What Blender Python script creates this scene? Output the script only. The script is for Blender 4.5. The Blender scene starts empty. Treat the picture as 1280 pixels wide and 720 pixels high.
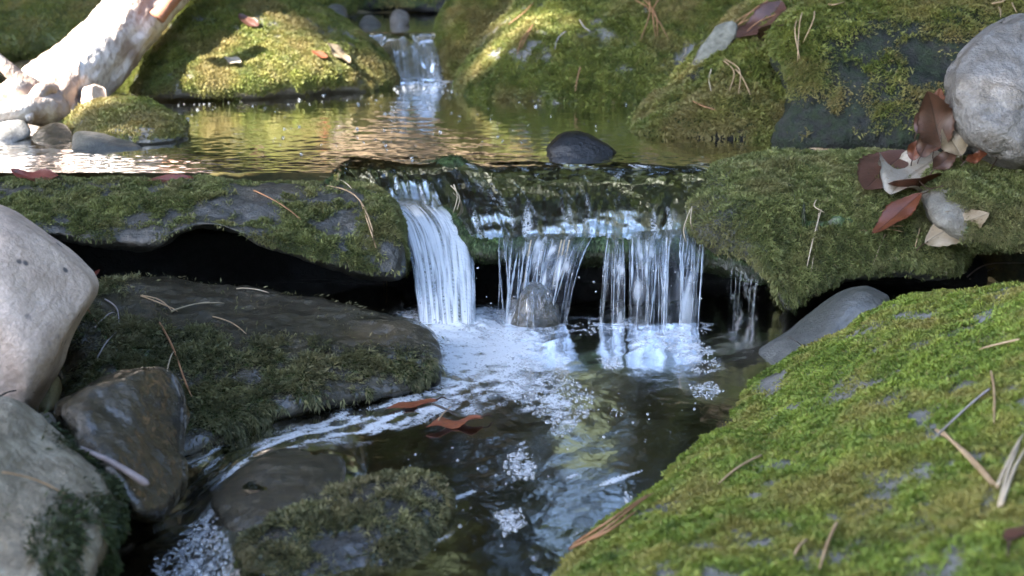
import bpy, bmesh, math, random
import numpy as np
from mathutils import Vector, Matrix
from mathutils.bvhtree import BVHTree

R = math.radians
scene = bpy.context.scene
COL = scene.collection
rng = np.random.default_rng(11)
random.seed(5)

# ------------------------------------------------------------------ camera geometry
CAM = np.array((0.0, 0.0, 0.456)); PITCH = R(15.0); FPX = 1758.0
CP, SP = math.cos(PITCH), math.sin(PITCH)

def rays(px, py):
    x = (np.asarray(px, float) - 640) / FPX; y = (360 - np.asarray(py, float)) / FPX
    return np.stack([x, CP + y * SP, -SP + y * CP], -1)
def at_y(px, py, Y):
    d = rays(px, py); t = np.asarray(Y, float) / d[..., 1]
    return CAM + d * t[..., None]
def at_z(px, py, z):
    d = rays(px, py); t = (np.asarray(z, float) - CAM[2]) / d[..., 2]
    return CAM + d * t[..., None]
def to_px(P):
    Q = P - CAM
    f = Q[..., 1] * CP - Q[..., 2] * SP; u = Q[..., 1] * SP + Q[..., 2] * CP
    return 640 + FPX * Q[..., 0] / f, 360 - FPX * u / f

# ------------------------------------------------------------------ numpy noise
_r = np.random.default_rng(7)
_perm = np.concatenate([_r.permutation(256)] * 3)
_g = _r.normal(size=(256, 3)); _g /= np.linalg.norm(_g, axis=1)[:, None]
def perlin(P):
    P = np.asarray(P, float); I = np.floor(P).astype(int); F = P - I
    U = F * F * F * (F * (F * 6 - 15) + 10); I &= 255
    out = 0
    for dx in (0, 1):
        wx = U[..., 0] if dx else 1 - U[..., 0]
        for dy in (0, 1):
            wy = U[..., 1] if dy else 1 - U[..., 1]
            for dz in (0, 1):
                wz = U[..., 2] if dz else 1 - U[..., 2]
                h = _perm[_perm[_perm[(I[..., 0] + dx) & 255] + ((I[..., 1] + dy) & 255)] + ((I[..., 2] + dz) & 255)]
                g = _g[h]
                out = out + wx * wy * wz * (g[..., 0] * (F[..., 0] - dx) + g[..., 1] * (F[..., 1] - dy) + g[..., 2] * (F[..., 2] - dz))
    return out * 1.6
def fbm(P, s=1.0, o=4, seed=0.0, ridged=False):
    P = np.asarray(P, float) * s + seed * 17.31; a, t, n = 1.0, 0.0, 0.0
    for _ in range(o):
        v = perlin(P)
        if ridged: v = 1 - 2 * np.abs(v)
        t = t + a * v; n += a; a *= 0.5; P = P * 2.03 + 5.7
    return t / n
def sstep(a, b, x):
    t = np.clip((x - a) / (b - a), 0, 1); return t * t * (3 - 2 * t)
def poly_sd(px, py, poly):
    """signed distance to a polygon, positive inside"""
    poly = np.asarray(poly, float); d = np.full(px.shape, 1e9); ins = np.zeros(px.shape, bool); n = len(poly)
    for i in range(n):
        a = poly[i]; b = poly[(i + 1) % n]; e = b - a
        wx = px - a[0]; wy = py - a[1]
        t = np.clip((wx * e[0] + wy * e[1]) / (e @ e + 1e-9), 0, 1)
        d = np.minimum(d, np.hypot(wx - t * e[0], wy - t * e[1]))
        c = ((a[1] > py) != (b[1] > py)) & (px < (b[0] - a[0]) * (py - a[1]) / (b[1] - a[1] + 1e-12) + a[0])
        ins ^= c
    return np.where(ins, d, -d)

# ------------------------------------------------------------------ objects
def mesh_obj(name, V, Fc, mat, parent=None, smooth=True, attrs=None):
    V = np.asarray(V, np.float32); Fc = np.asarray(Fc, np.int32); k = Fc.shape[1]
    me = bpy.data.meshes.new(name)
    me.vertices.add(len(V)); me.vertices.foreach_set('co', V.ravel())
    me.loops.add(Fc.size); me.loops.foreach_set('vertex_index', Fc.ravel())
    me.polygons.add(len(Fc)); me.polygons.foreach_set('loop_start', np.arange(len(Fc), dtype=np.int32) * k)
    me.polygons.foreach_set('use_smooth', np.full(len(Fc), smooth))
    me.update(calc_edges=True)
    for an, av in (attrs or {}).items():
        me.attributes.new(an, 'FLOAT', 'POINT').data.foreach_set('value', np.asarray(av, np.float32))
    if mat: me.materials.append(mat)
    o = bpy.data.objects.new(name, me); COL.objects.link(o)
    if parent: o.parent = parent
    return o
def tag(o, label=None, cat=None, group=None, kind=None):
    for k, v in (('label', label), ('category', cat), ('group', group), ('kind', kind)):
        if v: o[k] = v
    return o
def empty(name, loc, label, cat, group=None):
    o = bpy.data.objects.new(name, None); o.empty_display_size = .02; COL.objects.link(o); o.location = loc
    return tag(o, label, cat, group)
def vnormals(V, T):
    n = np.cross(V[T[:, 1]] - V[T[:, 0]], V[T[:, 2]] - V[T[:, 0]]); N = np.zeros_like(V)
    for k in range(3): np.add.at(N, T[:, k], n)
    return N / (np.linalg.norm(N, axis=1)[:, None] + 1e-12)
def weld(V, T):
    key = np.round(V * 2e5).astype(np.int64)
    _, idx, inv = np.unique(key, axis=0, return_index=True, return_inverse=True)
    inv = inv.ravel(); T = inv[T]; V = V[idx]
    ok = (T[:, 0] != T[:, 1]) & (T[:, 1] != T[:, 2]) & (T[:, 0] != T[:, 2])
    return V, T[ok]
def quads_to_tris(Q): return np.concatenate([Q[:, [0, 1, 2]], Q[:, [0, 2, 3]]])
def grid_quads(n, m, closed=False):
    """n rows of m points; closed: wraps along m"""
    i = np.arange(n - 1)[:, None]; j = np.arange(m if closed else m - 1)[None]; j2 = (j + 1) % m
    return np.stack([(i * m + j), (i * m + j2), ((i + 1) * m + j2), ((i + 1) * m + j)], -1).reshape(-1, 4)

# ------------------------------------------------------------------ node helpers
class NT:
    def __init__(s, name):
        s.m = bpy.data.materials.new(name); s.m.use_nodes = True; s.t = s.m.node_tree; s.t.nodes.clear()
        s.out = s.t.nodes.new('ShaderNodeOutputMaterial')
    def n(s, typ, ins=None, **props):
        nd = s.t.nodes.new('ShaderNode' + typ)
        for k, v in props.items(): setattr(nd, k, v)
        for k, v in (ins or {}).items(): s.put(nd.inputs[k], v)
        return nd
    def put(s, sock, v):
        if hasattr(v, 'is_linked') or isinstance(v, bpy.types.NodeSocket): s.t.links.new(v, sock)
        elif isinstance(v, bpy.types.Node): s.t.links.new(v.outputs[0], sock)
        elif isinstance(v, (tuple, list)) and len(v) == 3 and sock.type == 'RGBA': sock.default_value = (*v, 1)
        else: sock.default_value = v
    def pos(s): return s.n('NewGeometry').outputs['Position']
    def noise(s, vec, scale, detail=4, rough=.55, dist=0):
        return s.n('TexNoise', {'Vector': vec, 'Scale': scale, 'Detail': detail, 'Roughness': rough, 'Distortion': dist}).outputs[0]
    def ramp(s, fac, stops):
        nd = s.n('ValToRGB', {'Fac': fac}); cr = nd.color_ramp
        while len(cr.elements) < len(stops): cr.elements.new(.5)
        for e, (p, c) in zip(cr.elements, stops):
            e.position = p; e.color = (*c, 1) if isinstance(c, (tuple, list)) else (c, c, c, 1)
        return nd.outputs[0]
    def mix(s, fac, a, b, blend='MIX'):
        nd = s.n('Mix', data_type='RGBA', blend_type=blend); s.put(nd.inputs[0], fac); s.put(nd.inputs[6], a); s.put(nd.inputs[7], b)
        return nd.outputs[2]
    def math(s, op, a, b=0.0, clamp=False):
        nd = s.n('Math', operation=op, use_clamp=clamp); s.put(nd.inputs[0], a); s.put(nd.inputs[1], b); return nd.outputs[0]
    def attr(s, name): return s.n('Attribute', attribute_name=name).outputs['Fac']
    def bump(s, h, strength=.5, dist=.01, normal=None):
        d = {'Height': h, 'Strength': strength, 'Distance': dist}
        if normal is not None: d['Normal'] = normal
        return s.n('Bump', d).outputs[0]
    def done(s, shader):
        s.put(s.out.inputs['Surface'], shader); return s.m
    def scaled(s, sx, sy, sz, rot=(0, 0, 0)):
        return s.n('Mapping', {'Vector': s.pos(), 'Scale': (sx, sy, sz), 'Rotation': rot}).outputs[0]

def rock_mat(name, c1, c2, c3=None, rough=(.35, .7), scale=12, bump=.5, under=(.03, .045, .012), speck=0, speckc=(.03, .03, .03), wet=0, bands=0, spec=.5):
    """mottled stone; the vertex attribute moss darkens it to mossy soil colour"""
    g = NT(name); p = g.pos()
    n1 = g.noise(p, scale, 6, .6); n2 = g.noise(p, scale * 5, 5, .65); n3 = g.noise(p, scale * 28, 3, .6)
    c = g.mix(g.ramp(n1, [(.36, 0), (.64, 1)]), c1, c2)
    c = g.mix(g.ramp(n2, [(.4, 0), (.62, .75)]), c, c3 or tuple(x * .55 for x in c1))
    c = g.mix(g.ramp(n3, [(.35, .35), (.6, 0)]), c, tuple(x * .4 for x in c1))
    if speck:
        v = g.n('TexVoronoi', {'Vector': p, 'Scale': speck}).outputs[0]
        mk = g.math('MULTIPLY', g.ramp(v, [(.12, 1), (.2, 0)]), g.ramp(g.noise(p, speck * .3, 2), [(.44, 0), (.52, 1)]))
        c = g.mix(mk, c, speckc)
    ms = g.attr('moss')
    mc = g.mix(g.ramp(n2, [(.35, 0), (.65, 1)]), under, tuple(x * 2.2 for x in under))
    msk = g.ramp(g.math('ADD', ms, g.math('MULTIPLY', g.math('SUBTRACT', n2, .5), .9)), [(.3, 0), (.6, 1)])
    c = g.mix(msk, c, mc)
    rr = g.n('MapRange', {'Value': n2, 'From Min': .3, 'From Max': .7, 'To Min': rough[0], 'To Max': rough[1]}).outputs[0]
    h = g.math('ADD', g.math('MULTIPLY', n1, .9), g.math('ADD', g.math('MULTIPLY', n2, .5), g.math('MULTIPLY', n3, .16)))
    if bands:
        w = g.n('TexNoise', {'Vector': g.scaled(4, 4, 40, (.3, .2, 0)), 'Scale': bands, 'Detail': 4}).outputs[0]
        h = g.math('ADD', h, g.math('MULTIPLY', w, .5))
    b = g.n('BsdfPrincipled', {'Base Color': c, 'Roughness': rr, 'Normal': g.bump(h, bump, .012)})
    b.inputs['Specular IOR Level'].default_value = spec; b.inputs['Coat Weight'].default_value = wet; b.inputs['Coat Roughness'].default_value = .12; b.inputs['Coat IOR'].default_value = 1.33
    return g.done(b)

def moss_mat(name, dark, mid, light, dry, scale=9, dryamt=.5):
    g = NT(name); p = g.pos(); t = g.attr('tint')
    n1 = g.noise(p, scale, 4, .6); n2 = g.noise(p, scale * 4, 3)
    f = g.math('ADD', g.math('MULTIPLY', t, .55), g.math('MULTIPLY', n2, .55))
    c = g.ramp(f, [(.22, dark), (.52, mid), (.85, light)])
    c = g.mix(g.ramp(n1, [(.52 - .1 * dryamt, 0), (.62, dryamt)]), c, dry)
    c = g.mix(g.ramp(g.math('FRACT', g.math('MULTIPLY', t, 37.0)), [(.9, 0), (.95, .8)]), c, tuple(x * .8 for x in dry))
    d = g.n('BsdfPrincipled', {'Base Color': c, 'Roughness': .55}); d.inputs['Specular IOR Level'].default_value = .35
    tr = g.n('BsdfTranslucent', {'Color': c})
    return g.done(g.n('MixShader', {0: .3, 1: d.outputs[0], 2: tr.outputs[0]}))

def simple_mat(name, c1, c2, scale=20, rough=.6, bump=.3, trans=0, stretch=(1, 1, 1)):
    g = NT(name); p = g.n('Mapping', {'Vector': g.n('TexCoord').outputs['Object'], 'Scale': stretch}).outputs[0]
    n1 = g.noise(p, scale, 5, .6)
    c = g.mix(g.ramp(n1, [(.35, 0), (.65, 1)]), c1, c2)
    b = g.n('BsdfPrincipled', {'Base Color': c, 'Roughness': rough, 'Normal': g.bump(n1, bump, .004)})
    if trans:
        tr = g.n('BsdfTranslucent', {'Color': c})
        return g.done(g.n('MixShader', {0: trans, 1: b.outputs[0], 2: tr.outputs[0]}))
    return g.done(b)

def water_mat(name, tint, murk, murkc, b1=(60, .3), b2=(220, .2), stretch=(1, 1, 1), rot=(0, 0, 0), foamc=(.8, .83, .86), rough=.02):
    """clear water: fresnel mix of tinted transparency and reflection, some turbidity, white where foam marks froth or painted glints"""
    g = NT(name); p = g.scaled(*stretch, rot)
    h = g.math('ADD', g.math('MULTIPLY', g.noise(p, b1[0], 2, .5, .6), b1[1]), g.math('MULTIPLY', g.noise(p, b2[0], 2, .5, .4), b2[1]))
    nrm = g.bump(h, 1, .004)
    fr = g.n('Fresnel', {'IOR': 1.333, 'Normal': nrm}).outputs[0]
    tr = g.n('BsdfTransparent', {'Color': tint}); mu = g.n('BsdfDiffuse', {'Color': murkc})
    body = g.n('MixShader', {0: murk, 1: tr.outputs[0], 2: mu.outputs[0]})
    gl = g.n('BsdfGlossy', {'Color': (1, 1, 1), 'Roughness': rough, 'Normal': nrm})
    w = g.n('MixShader', {0: fr, 1: body.outputs[0], 2: gl.outputs[0]})
    fo = g.n('BsdfPrincipled', {'Base Color': foamc, 'Roughness': .25, 'Normal': nrm})
    tl = g.n('BsdfTranslucent', {'Color': foamc})
    fo2 = g.n('MixShader', {0: .3, 1: fo.outputs[0], 2: tl.outputs[0]})
    fz = g.n('TexNoise', {'Vector': g.pos(), 'Scale': 130, 'Detail': 4, 'Distortion': 2.0}).outputs[0]
    rid = g.math('ABSOLUTE', g.math('SUBTRACT', fz, .5))                       # thread-like froth
    fa = g.math('SUBTRACT', g.math('MULTIPLY', g.attr('foam'), 1.35), g.math('MULTIPLY', rid, 3.6), True)
    return g.done(g.n('MixShader', {0: fa, 1: w.outputs[0], 2: fo2.outputs[0]}))

# ------------------------------------------------------------------ boulders
ALLV, ALLT, NOFF = [], [], [0]
def collide(V, T):
    ALLV.append(V); ALLT.append(T + NOFF[0]); NOFF[0] += len(V)
def smooth_outline(pts, n, sharp=False):
    P = np.asarray(pts, float); k = len(P); out = []
    for i in range(k):
        a, b, c, d = P[(i - 1) % k], P[i], P[(i + 1) % k], P[(i + 2) % k]
        for t in np.linspace(0, 1, 24, endpoint=False):
            if sharp: out.append(b + (c - b) * t)
            else: out.append(.5 * ((2 * b) + (c - a) * t + (2 * a - 5 * b + 4 * c - d) * t * t + (3 * b - a - 3 * c + d) * t ** 3))
    out = np.array(out)
    L = np.concatenate([[0], np.cumsum(np.linalg.norm(np.diff(np.vstack([out, out[:1]])[:, :2], axis=0), axis=1))])
    s = np.linspace(0, L[-1], n, endpoint=False); Q = np.vstack([out, out[:1]])
    Q = np.stack([np.interp(s, L, Q[:, j]) for j in range(3)], 1)
    for _ in range(3 if sharp else 1): Q = .5 * Q + .25 * (np.roll(Q, 1, 0) + np.roll(Q, -1, 0))
    return Q
def boulder_geo(outline, tf, tb, spine=None, p=2.3, noise=((6, .012), (22, .004)), facets=None, ridged=0, seed=0, nth=200, nr=44, sharp=False, ksm=.08):
    """a closed solid: its rim follows OUTLINE (px, py, depth), it swells tf towards and tb away from the viewer"""
    O = smooth_outline(outline, nth, sharp)
    if spine is None:
        c = O.mean(0); spine = (tuple(c), tuple(c))
    A, B = np.array(spine[0], float), np.array(spine[1], float); e = (B - A)[:2]; L2 = e @ e
    t = np.clip(((O[:, :2] - A[:2]) @ e) / L2, 0, 1) if L2 > 0 else np.zeros(len(O))
    C = A + (B - A) * t[:, None]
    u = np.linspace(0, 1, nr + 1); rr = 1 - (1 - u) ** 1.7
    lo, hi = O[:, :2].min(0), O[:, :2].max(0)
    def side(sign, T):
        rows = []
        for r in rr:
            X = C + (O - C) * r
            b = (1 - min(r, 1) ** p) ** (1 / p)
            bl = np.full(len(X), b)
            if facets is not None and sign < 0:
                uv = (X[:, :2] - lo) / (hi - lo) * 2 - 1
                pl = np.stack([f[0] + f[1] * uv[:, 0] + f[2] * uv[:, 1] for f in facets] + [bl], 1)
                m = -ksm * np.log(np.exp(-pl / ksm).sum(1)); bl = np.minimum(m, bl) * min(1, (1 - r) * 12) if r > .9 else m
            rows.append(at_y(X[:, 0], X[:, 1], X[:, 2] + sign * T * bl))
        return rows
    F = side(-1, tf); Bk = side(1, tb)[::-1][1:]
    V = np.concatenate(F + Bk); n = len(F) + len(Bk)
    T = quads_to_tris(grid_quads(n, nth, True)); V, T = weld(V, T)
    N = vnormals(V, T)
    if ((V - V.mean(0)) * N).sum() < 0: T = T[:, ::-1]; N = -N
    D = 0
    for s, a in noise: D = D + a * fbm(V, s, 4, seed + s)
    if ridged: D = D - ridged * np.clip(fbm(V, 14, 3, seed + 3, True) - .55, 0, 1)
    V = V + N * np.asarray(D)[:, None]
    return V, T

def moss_mask(V, N, up=(.0, .6), scale=9, amt=.5, seed=0, soft=.18, zmin=None):
    m = .5 + .8 * fbm(V, scale, 4, seed + 50) + .45 * fbm(V, scale * 5, 4, seed + 51) + (amt - .5) + .5 * (sstep(up[0], up[1], N[:, 2]) - .6)
    m = sstep(.5 - soft, .5 + soft, m)
    if zmin is not None: m = m * sstep(zmin, zmin + .02, V[:, 2] + .012 * fbm(V, 40, 2, seed))
    return m
def moss_geo(V, T, mask, dens, L, w, droop=0, lean=.8, seed=0, clump=.004, cscale=60, stand=.9):
    """leaflets: one small bent blade each, rooted on the surface"""
    r = np.random.default_rng(seed + 100); N = vnormals(V, T)
    a, b, c = V[T[:, 0]], V[T[:, 1]], V[T[:, 2]]
    fn = np.cross(b - a, c - a); ar = .5 * np.linalg.norm(fn, axis=1)
    cen = (a + b + c) / 3; mk = mask[T].mean(1)
    view = CAM - cen; view /= np.linalg.norm(view, axis=1)[:, None]; fnn = fn / (2 * ar[:, None] + 1e-12)
    px, py = to_px(cen)
    vis = ((fnn * view).sum(1) > -.65) & (px > -420) & (px < 1700) & (py > -160) & (py < 960) & (cen[:, 1] > .2)
    wgt = ar * mk * vis; tot = wgt.sum(); n = int(tot * dens)
    if n < 10: return None
    ti = r.choice(len(T), n, p=wgt / tot)
    q = r.random((n, 2)); s = np.sqrt(q[:, :1]); W = np.concatenate([1 - s, s * (1 - q[:, 1:]), s * q[:, 1:]], 1)
    P = (V[T[ti]] * W[..., None]).sum(1); Nn = (N[T[ti]] * W[..., None]).sum(1); Nn /= np.linalg.norm(Nn, axis=1)[:, None]
    ck = fbm(P, cscale, 2, seed + 9); hgt = np.clip(.5 + ck, 0, 1.2)
    tang = r.normal(size=(n, 3)); tang -= (tang * Nn).sum(1)[:, None] * Nn; tang /= np.linalg.norm(tang, axis=1)[:, None]
    flow = np.array((0, -.25, -1.0)) - (Nn * np.array((0, -.25, -1.0))).sum(1)[:, None] * Nn
    d = Nn * stand * (.5 + r.random((n, 1)) * .8) + tang * lean * (.4 + r.random((n, 1)) * .8) + flow * droop
    d /= np.linalg.norm(d, axis=1)[:, None]
    sd = np.cross(d, Nn + .5 * r.normal(size=(n, 3))); sd /= np.linalg.norm(sd, axis=1)[:, None] + 1e-9
    sc = (.55 + .8 * r.random((n, 1))) * (.65 + .6 * hgt[:, None])
    base = P + Nn * (clump * hgt[:, None] * 1.0 - .0008) * r.random((n, 1))
    mid = base + d * L * sc * .55; tip = base + (d + .25 * flow * (droop + .4) + .15 * tang) * L * sc
    wv = sd * w * sc * .5
    VV = np.stack([base, mid + wv, tip, mid - wv], 1).reshape(-1, 3); Fq = np.arange(4 * n).reshape(-1, 4)
    tint = np.clip(.35 * r.random(n) + .3 * hgt + .35 * (.5 + fbm(P, 25, 2, seed + 4)), 0, 1)
    return VV, Fq, np.repeat(tint, 4)

MOSSY = {}
def rock(name, label, mat, geo, moss=None, cat='boulder', group=None, dz=0):
    V, T = geo; V = V + np.array((0, 0, dz)); N = vnormals(V, T)
    at = {'moss': np.zeros(len(V))}
    root = None
    if moss:
        k = dict(moss); mm = k.pop('mat'); under = k.pop('under', 1.0)
        mk = moss_mask(V, N, k.pop('up', (.0, .6)), k.pop('scale', 9), k.pop('amt', .5), k.pop('mseed', 0), k.pop('soft', .18), k.pop('zmin', None))
        ex = k.pop('extra', None)
        if ex is not None: mk = np.clip(ex(V, N, mk), 0, 1)
        at['moss'] = mk * under
        V = V + N * (mk * .0015)[:, None]
    root = mesh_obj(name, V, T, mat, attrs=at); tag(root, label, cat, group)
    collide(V, T)
    if moss:
        g = moss_geo(V, T, mk, **k)
        if g is not None:
            mesh_obj('moss', g[0], g[1], mm, root, attrs={'tint': g[2]}, smooth=False)
    return root
#--PART2--
# ------------------------------------------------------------------ materials
M = {}
M['grey'] = rock_mat('grey_stone', (.12, .108, .092), (.20, .19, .182), (.085, .07, .052), (.4, .6), 9, 1.0)
M['pale'] = rock_mat('pale_stone', (.49, .375, .30), (.57, .46, .375), (.38, .29, .225), (.45, .65), 9, .6, speck=55, speckc=(.09, .08, .08))
M['lichen'] = rock_mat('lichen_stone', (.27, .225, .155), (.46, .41, .31), (.13, .105, .07), (.4, .6), 15, .9, under=(.04, .045, .018))
M['wetbrown'] = rock_mat('wet_brown_stone', (.042, .036, .024), (.072, .062, .042), (.024, .022, .017), (.12, .28), 15, .55, wet=.8)
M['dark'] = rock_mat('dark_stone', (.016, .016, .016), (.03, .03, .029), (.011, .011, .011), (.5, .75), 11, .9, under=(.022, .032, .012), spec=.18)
M['ledge'] = rock_mat('ledge_stone', (.05, .048, .04), (.085, .08, .07), (.03, .028, .024), (.3, .5), 11, .8, under=(.03, .038, .014))
M['algae'] = rock_mat('algae_stone', (.045, .045, .028), (.06, .065, .03), (.05, .036, .028), (.25, .45), 16, .6, under=(.034, .056, .015))
M['black'] = rock_mat('black_wet_stone', (.006, .006, .007), (.011, .011, .012), (.007, .006, .006), (.25, .4), 20, .6)
M['mossbed'] = rock_mat('mossy_stone', (.15, .145, .135), (.22, .215, .205), (.09, .082, .065), (.45, .7), 10, .7, under=(.06, .07, .02))
M['bluegrey'] = rock_mat('bluegrey_stone', (.065, .067, .06), (.10, .10, .092), (.045, .046, .042), (.32, .5), 12, .45, wet=.15)
M['ochre'] = rock_mat('ochre_stone', (.24, .21, .10), (.3, .26, .13), (.17, .14, .08), (.4, .6), 16, .4)
M['cave_shade'] = rock_mat('painted_hollow_shade', (.006, .006, .006), (.01, .009, .009), (.005, .005, .005), (.8, .95), 20, .5)  # near-black, so the backing under the ledges reads as deep shade
# moss kinds (albedo)
M['m_ledge'] = moss_mat('moss_olive', (.026, .036, .012), (.12, .138, .045), (.31, .33, .12), (.22, .18, .085), 14, .45)
M['m_front'] = moss_mat('moss_bright', (.03, .055, .008), (.14, .20, .028), (.33, .40, .065), (.28, .22, .065), 15, .7)
M['m_back'] = moss_mat('moss_lush', (.035, .05, .012), (.135, .16, .035), (.29, .30, .07), (.25, .19, .08), 9, .75)
M['m_dark'] = moss_mat('moss_dark', (.012, .02, .008), (.035, .055, .02), (.08, .11, .04), (.06, .055, .03), 10, .4)
M['m_wet'] = moss_mat('moss_wet', (.022, .026, .012), (.095, .098, .045), (.30, .295, .14), (.24, .20, .10), 12, .5)

# ------------------------------------------------------------------ ledge top (shared by the stone and the water sliding over it)
ZP = 0.14
def crestY(x): return 1.80 + .012 * np.sin(x * 9 + 1) + .05 * sstep(-.12, -.2, x) - .2 * sstep(-.212, -.24, x) - .2 * sstep(.31, .345, x)
def chute_c(y): return -.150 + (1.78 - y) * .30
def chute_w(x, y): return np.exp(-((x - chute_c(y)) / .042) ** 2)
def edgeY(x):
    e = 1.627 + .016 * fbm(np.stack([x, x * 0, x * 0], -1), 14, 4, 3)
    e = e + .075 * np.exp(-((x + .105) / .045) ** 4)
    return e - .02 * sstep(.2, .3, x)
def ledge_z(x, y, rough=1.0):
    P = np.stack([x, y, x * 0], -1)
    s = np.clip((crestY(x) - y) / (crestY(x) - 1.62), -1, 1.6)
    sp = np.clip(s, 0, 2)
    z = ZP - .006 - .060 * np.clip(sp, 0, 1.25) ** 1.8
    z = z - .034 * chute_w(x, y) * sstep(-.05, .6, s)
    z = z + .017 * np.exp(-((x + .078) / .026) ** 2 - ((y - 1.795) / .035) ** 2)          # knob between chute and slide
    z = z - .012 * sstep(.16, .34, x) * sp
    if rough: z = z + rough * (.008 * fbm(P, 12, 3, 21) + .0016 * fbm(P, 45, 3, 22))
    return z - .05 * sstep(-.2, -.9, s)

# middle ledge: a closed solid lofted front to back
def mid_ledge_geo():
    xs = np.linspace(-.235, .40, 260); rows = []
    t = np.linspace(0, 1, 70)
    for x in xs:
        X = np.full_like(t, x); e = edgeY(X)[0]; y = 2.02 + (e - 2.02) * t
        z = ledge_z(X, y)
        top = np.stack([X, y, z], 1)
        a = np.linspace(0, 1, 22)[1:]; ze = z[-1]; th = .034 + .012 * perlin(np.array([[x * 14, 3.3, 1.1]]))[0]
        lip = np.stack([np.full_like(a, x), e - .010 * np.sin(a * math.pi) + .02 * a ** 3, ze - th * a], 1)
        u = np.linspace(0, 1, 20)[1:]
        und = np.stack([np.full_like(u, x), lip[-1, 1] + (2.02 - lip[-1, 1]) * u, lip[-1, 2] - .02 * u], 1)
        rows.append(np.concatenate([top, lip, und]))
    V = np.concatenate(rows); m = len(rows[0])
    T = quads_to_tris(grid_quads(len(xs), m, True))
    for k in (0, len(xs) - 1):                      # end caps
        c = np.arange(m) + k * m; V = np.vstack([V, V[c].mean(0)]); ci = len(V) - 1
        cap = np.stack([c, np.roll(c, -1), np.full(m, ci)], 1); T = np.vstack([T, cap if k else cap[:, ::-1]])
    N = vnormals(V, T)
    if ((V - V.mean(0)) * N).sum() < 0: T = T[:, ::-1]; N = -N
    fr = sstep(1.70, 1.64, V[:, 1])
    V = V + N * (.006 * fbm(V, 34, 4, 31) * (.35 + .65 * fr))[:, None]
    return V, T

# ------------------------------------------------------------------ boulders of the near pool and ledge
rock('ledge_rock', 'broad flat ledge stone under the sliding water, green with algae, between the two mossy ledges', M['algae'], mid_ledge_geo(),
     dict(mat=M['m_dark'], amt=.42, scale=16, dens=0.6e6, L=.004, w=.0012, droop=1.2, lean=.5, stand=.15, clump=.001, extra=lambda V, N, m: m * .7 + .3))
rock('ledge_rock', 'long mossy ledge stone with a dark hollow beneath, beside the white chute', M['ledge'],
     boulder_geo([(-80, 240, 1.70), (60, 230, 1.70), (150, 228, 1.71), (260, 229, 1.70), (340, 231, 1.70), (420, 232, 1.70), (466, 238, 1.69), (492, 262, 1.62), (506, 318, 1.56), (500, 350, 1.54),
                  (455, 347, 1.54), (400, 330, 1.54), (330, 308, 1.55), (283, 286, 1.57), (252, 282, 1.58), (222, 292, 1.57), (190, 309, 1.56), (120, 305, 1.56), (60, 296, 1.56), (-80, 290, 1.56)],
                 .055, .36, spine=((0, 262, 1.64), (430, 280, 1.63)), p=2.6, noise=((7, .008), (24, .006), (70, .002)), seed=2, nth=340, nr=56),
     dict(mat=M['m_ledge'], amt=.31, scale=15, soft=.16, dens=1.9e6, L=.0042, w=.0012, droop=.5, lean=.7, seed=2, clump=.0028, cscale=90, up=(-.75, .5),
          extra=lambda V, N, m: m * sstep(-.5, .05, N[:, 2] + .25 * fbm(V, 18, 3, 4)) * (1 - .95 * sstep(.115, .09, V[:, 2] + .02 * fbm(V, 25, 2, 8)) * sstep(-.37, -.41, V[:, 0])) * (1 - .9 * np.exp(-(((V[:, 0] + .365) / .03) ** 2 + ((V[:, 2] - .105) / .02) ** 2)))))
rock('ledge_rock', 'green mossy ledge stone sloping down right of the falling curtains, red leaves on top', M['ledge'],
     boulder_geo([(862, 226, 1.80), (905, 210, 1.80), (960, 199, 1.79), (1040, 196, 1.78), (1120, 198, 1.77), (1200, 206, 1.75), (1225, 240, 1.70), (1215, 300, 1.66), (1190, 345, 1.62), (1120, 348, 1.60),
                  (1060, 352, 1.58), (1010, 372, 1.56), (985, 385, 1.555), (962, 352, 1.57), (930, 325, 1.60), (895, 316, 1.62), (868, 296, 1.63), (858, 262, 1.70)],
                 .055, .30, spine=((930, 255, 1.69), (1140, 265, 1.68)), p=2.5, noise=((8, .010), (24, .006), (70, .002)), seed=6, nth=300, nr=56),
     dict(mat=M['m_ledge'], amt=.66, scale=14, dens=1.9e6, L=.0046, w=.0013, droop=.45, lean=.7, seed=6, clump=.004, cscale=90, up=(-.9, .3),
          extra=lambda V, N, m: m * (.3 + .7 * sstep(.255, .30, V[:, 0] + .03 * fbm(V, 20, 3, 9))) * sstep(-.75, -.2, N[:, 2] + .2 * fbm(V, 20, 2, 3))))
rock('ledge_rock', 'mossy slab end with a bare pale patch, beneath the smooth grey boulder', rock_mat('beige_stone', (.13, .115, .088), (.20, .185, .15), (.085, .07, .05), (.5, .7), 16, .6),
     boulder_geo([(1150, 232, 1.67), (1185, 206, 1.70), (1280, 204, 1.70), (1420, 212, 1.70), (1440, 300, 1.60), (1300, 306, 1.58), (1235, 308, 1.58), (1190, 300, 1.58), (1160, 275, 1.60)],
                 .05, .25, spine=((1210, 255, 1.63), (1380, 258, 1.63)), p=2.6, noise=((9, .006), (26, .005)), seed=9, nth=220, nr=46),
     dict(mat=M['m_ledge'], amt=.70, scale=14, dens=1.9e6, L=.0046, w=.0013, droop=.45, seed=9, clump=.004, cscale=90, up=(-.9, .3),
          extra=lambda V, N, m: m * sstep(.53, .555, V[:, 0] + .25 * (V[:, 2] - .12) + .03 * fbm(V, 30, 2, 5) + .03)))
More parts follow.
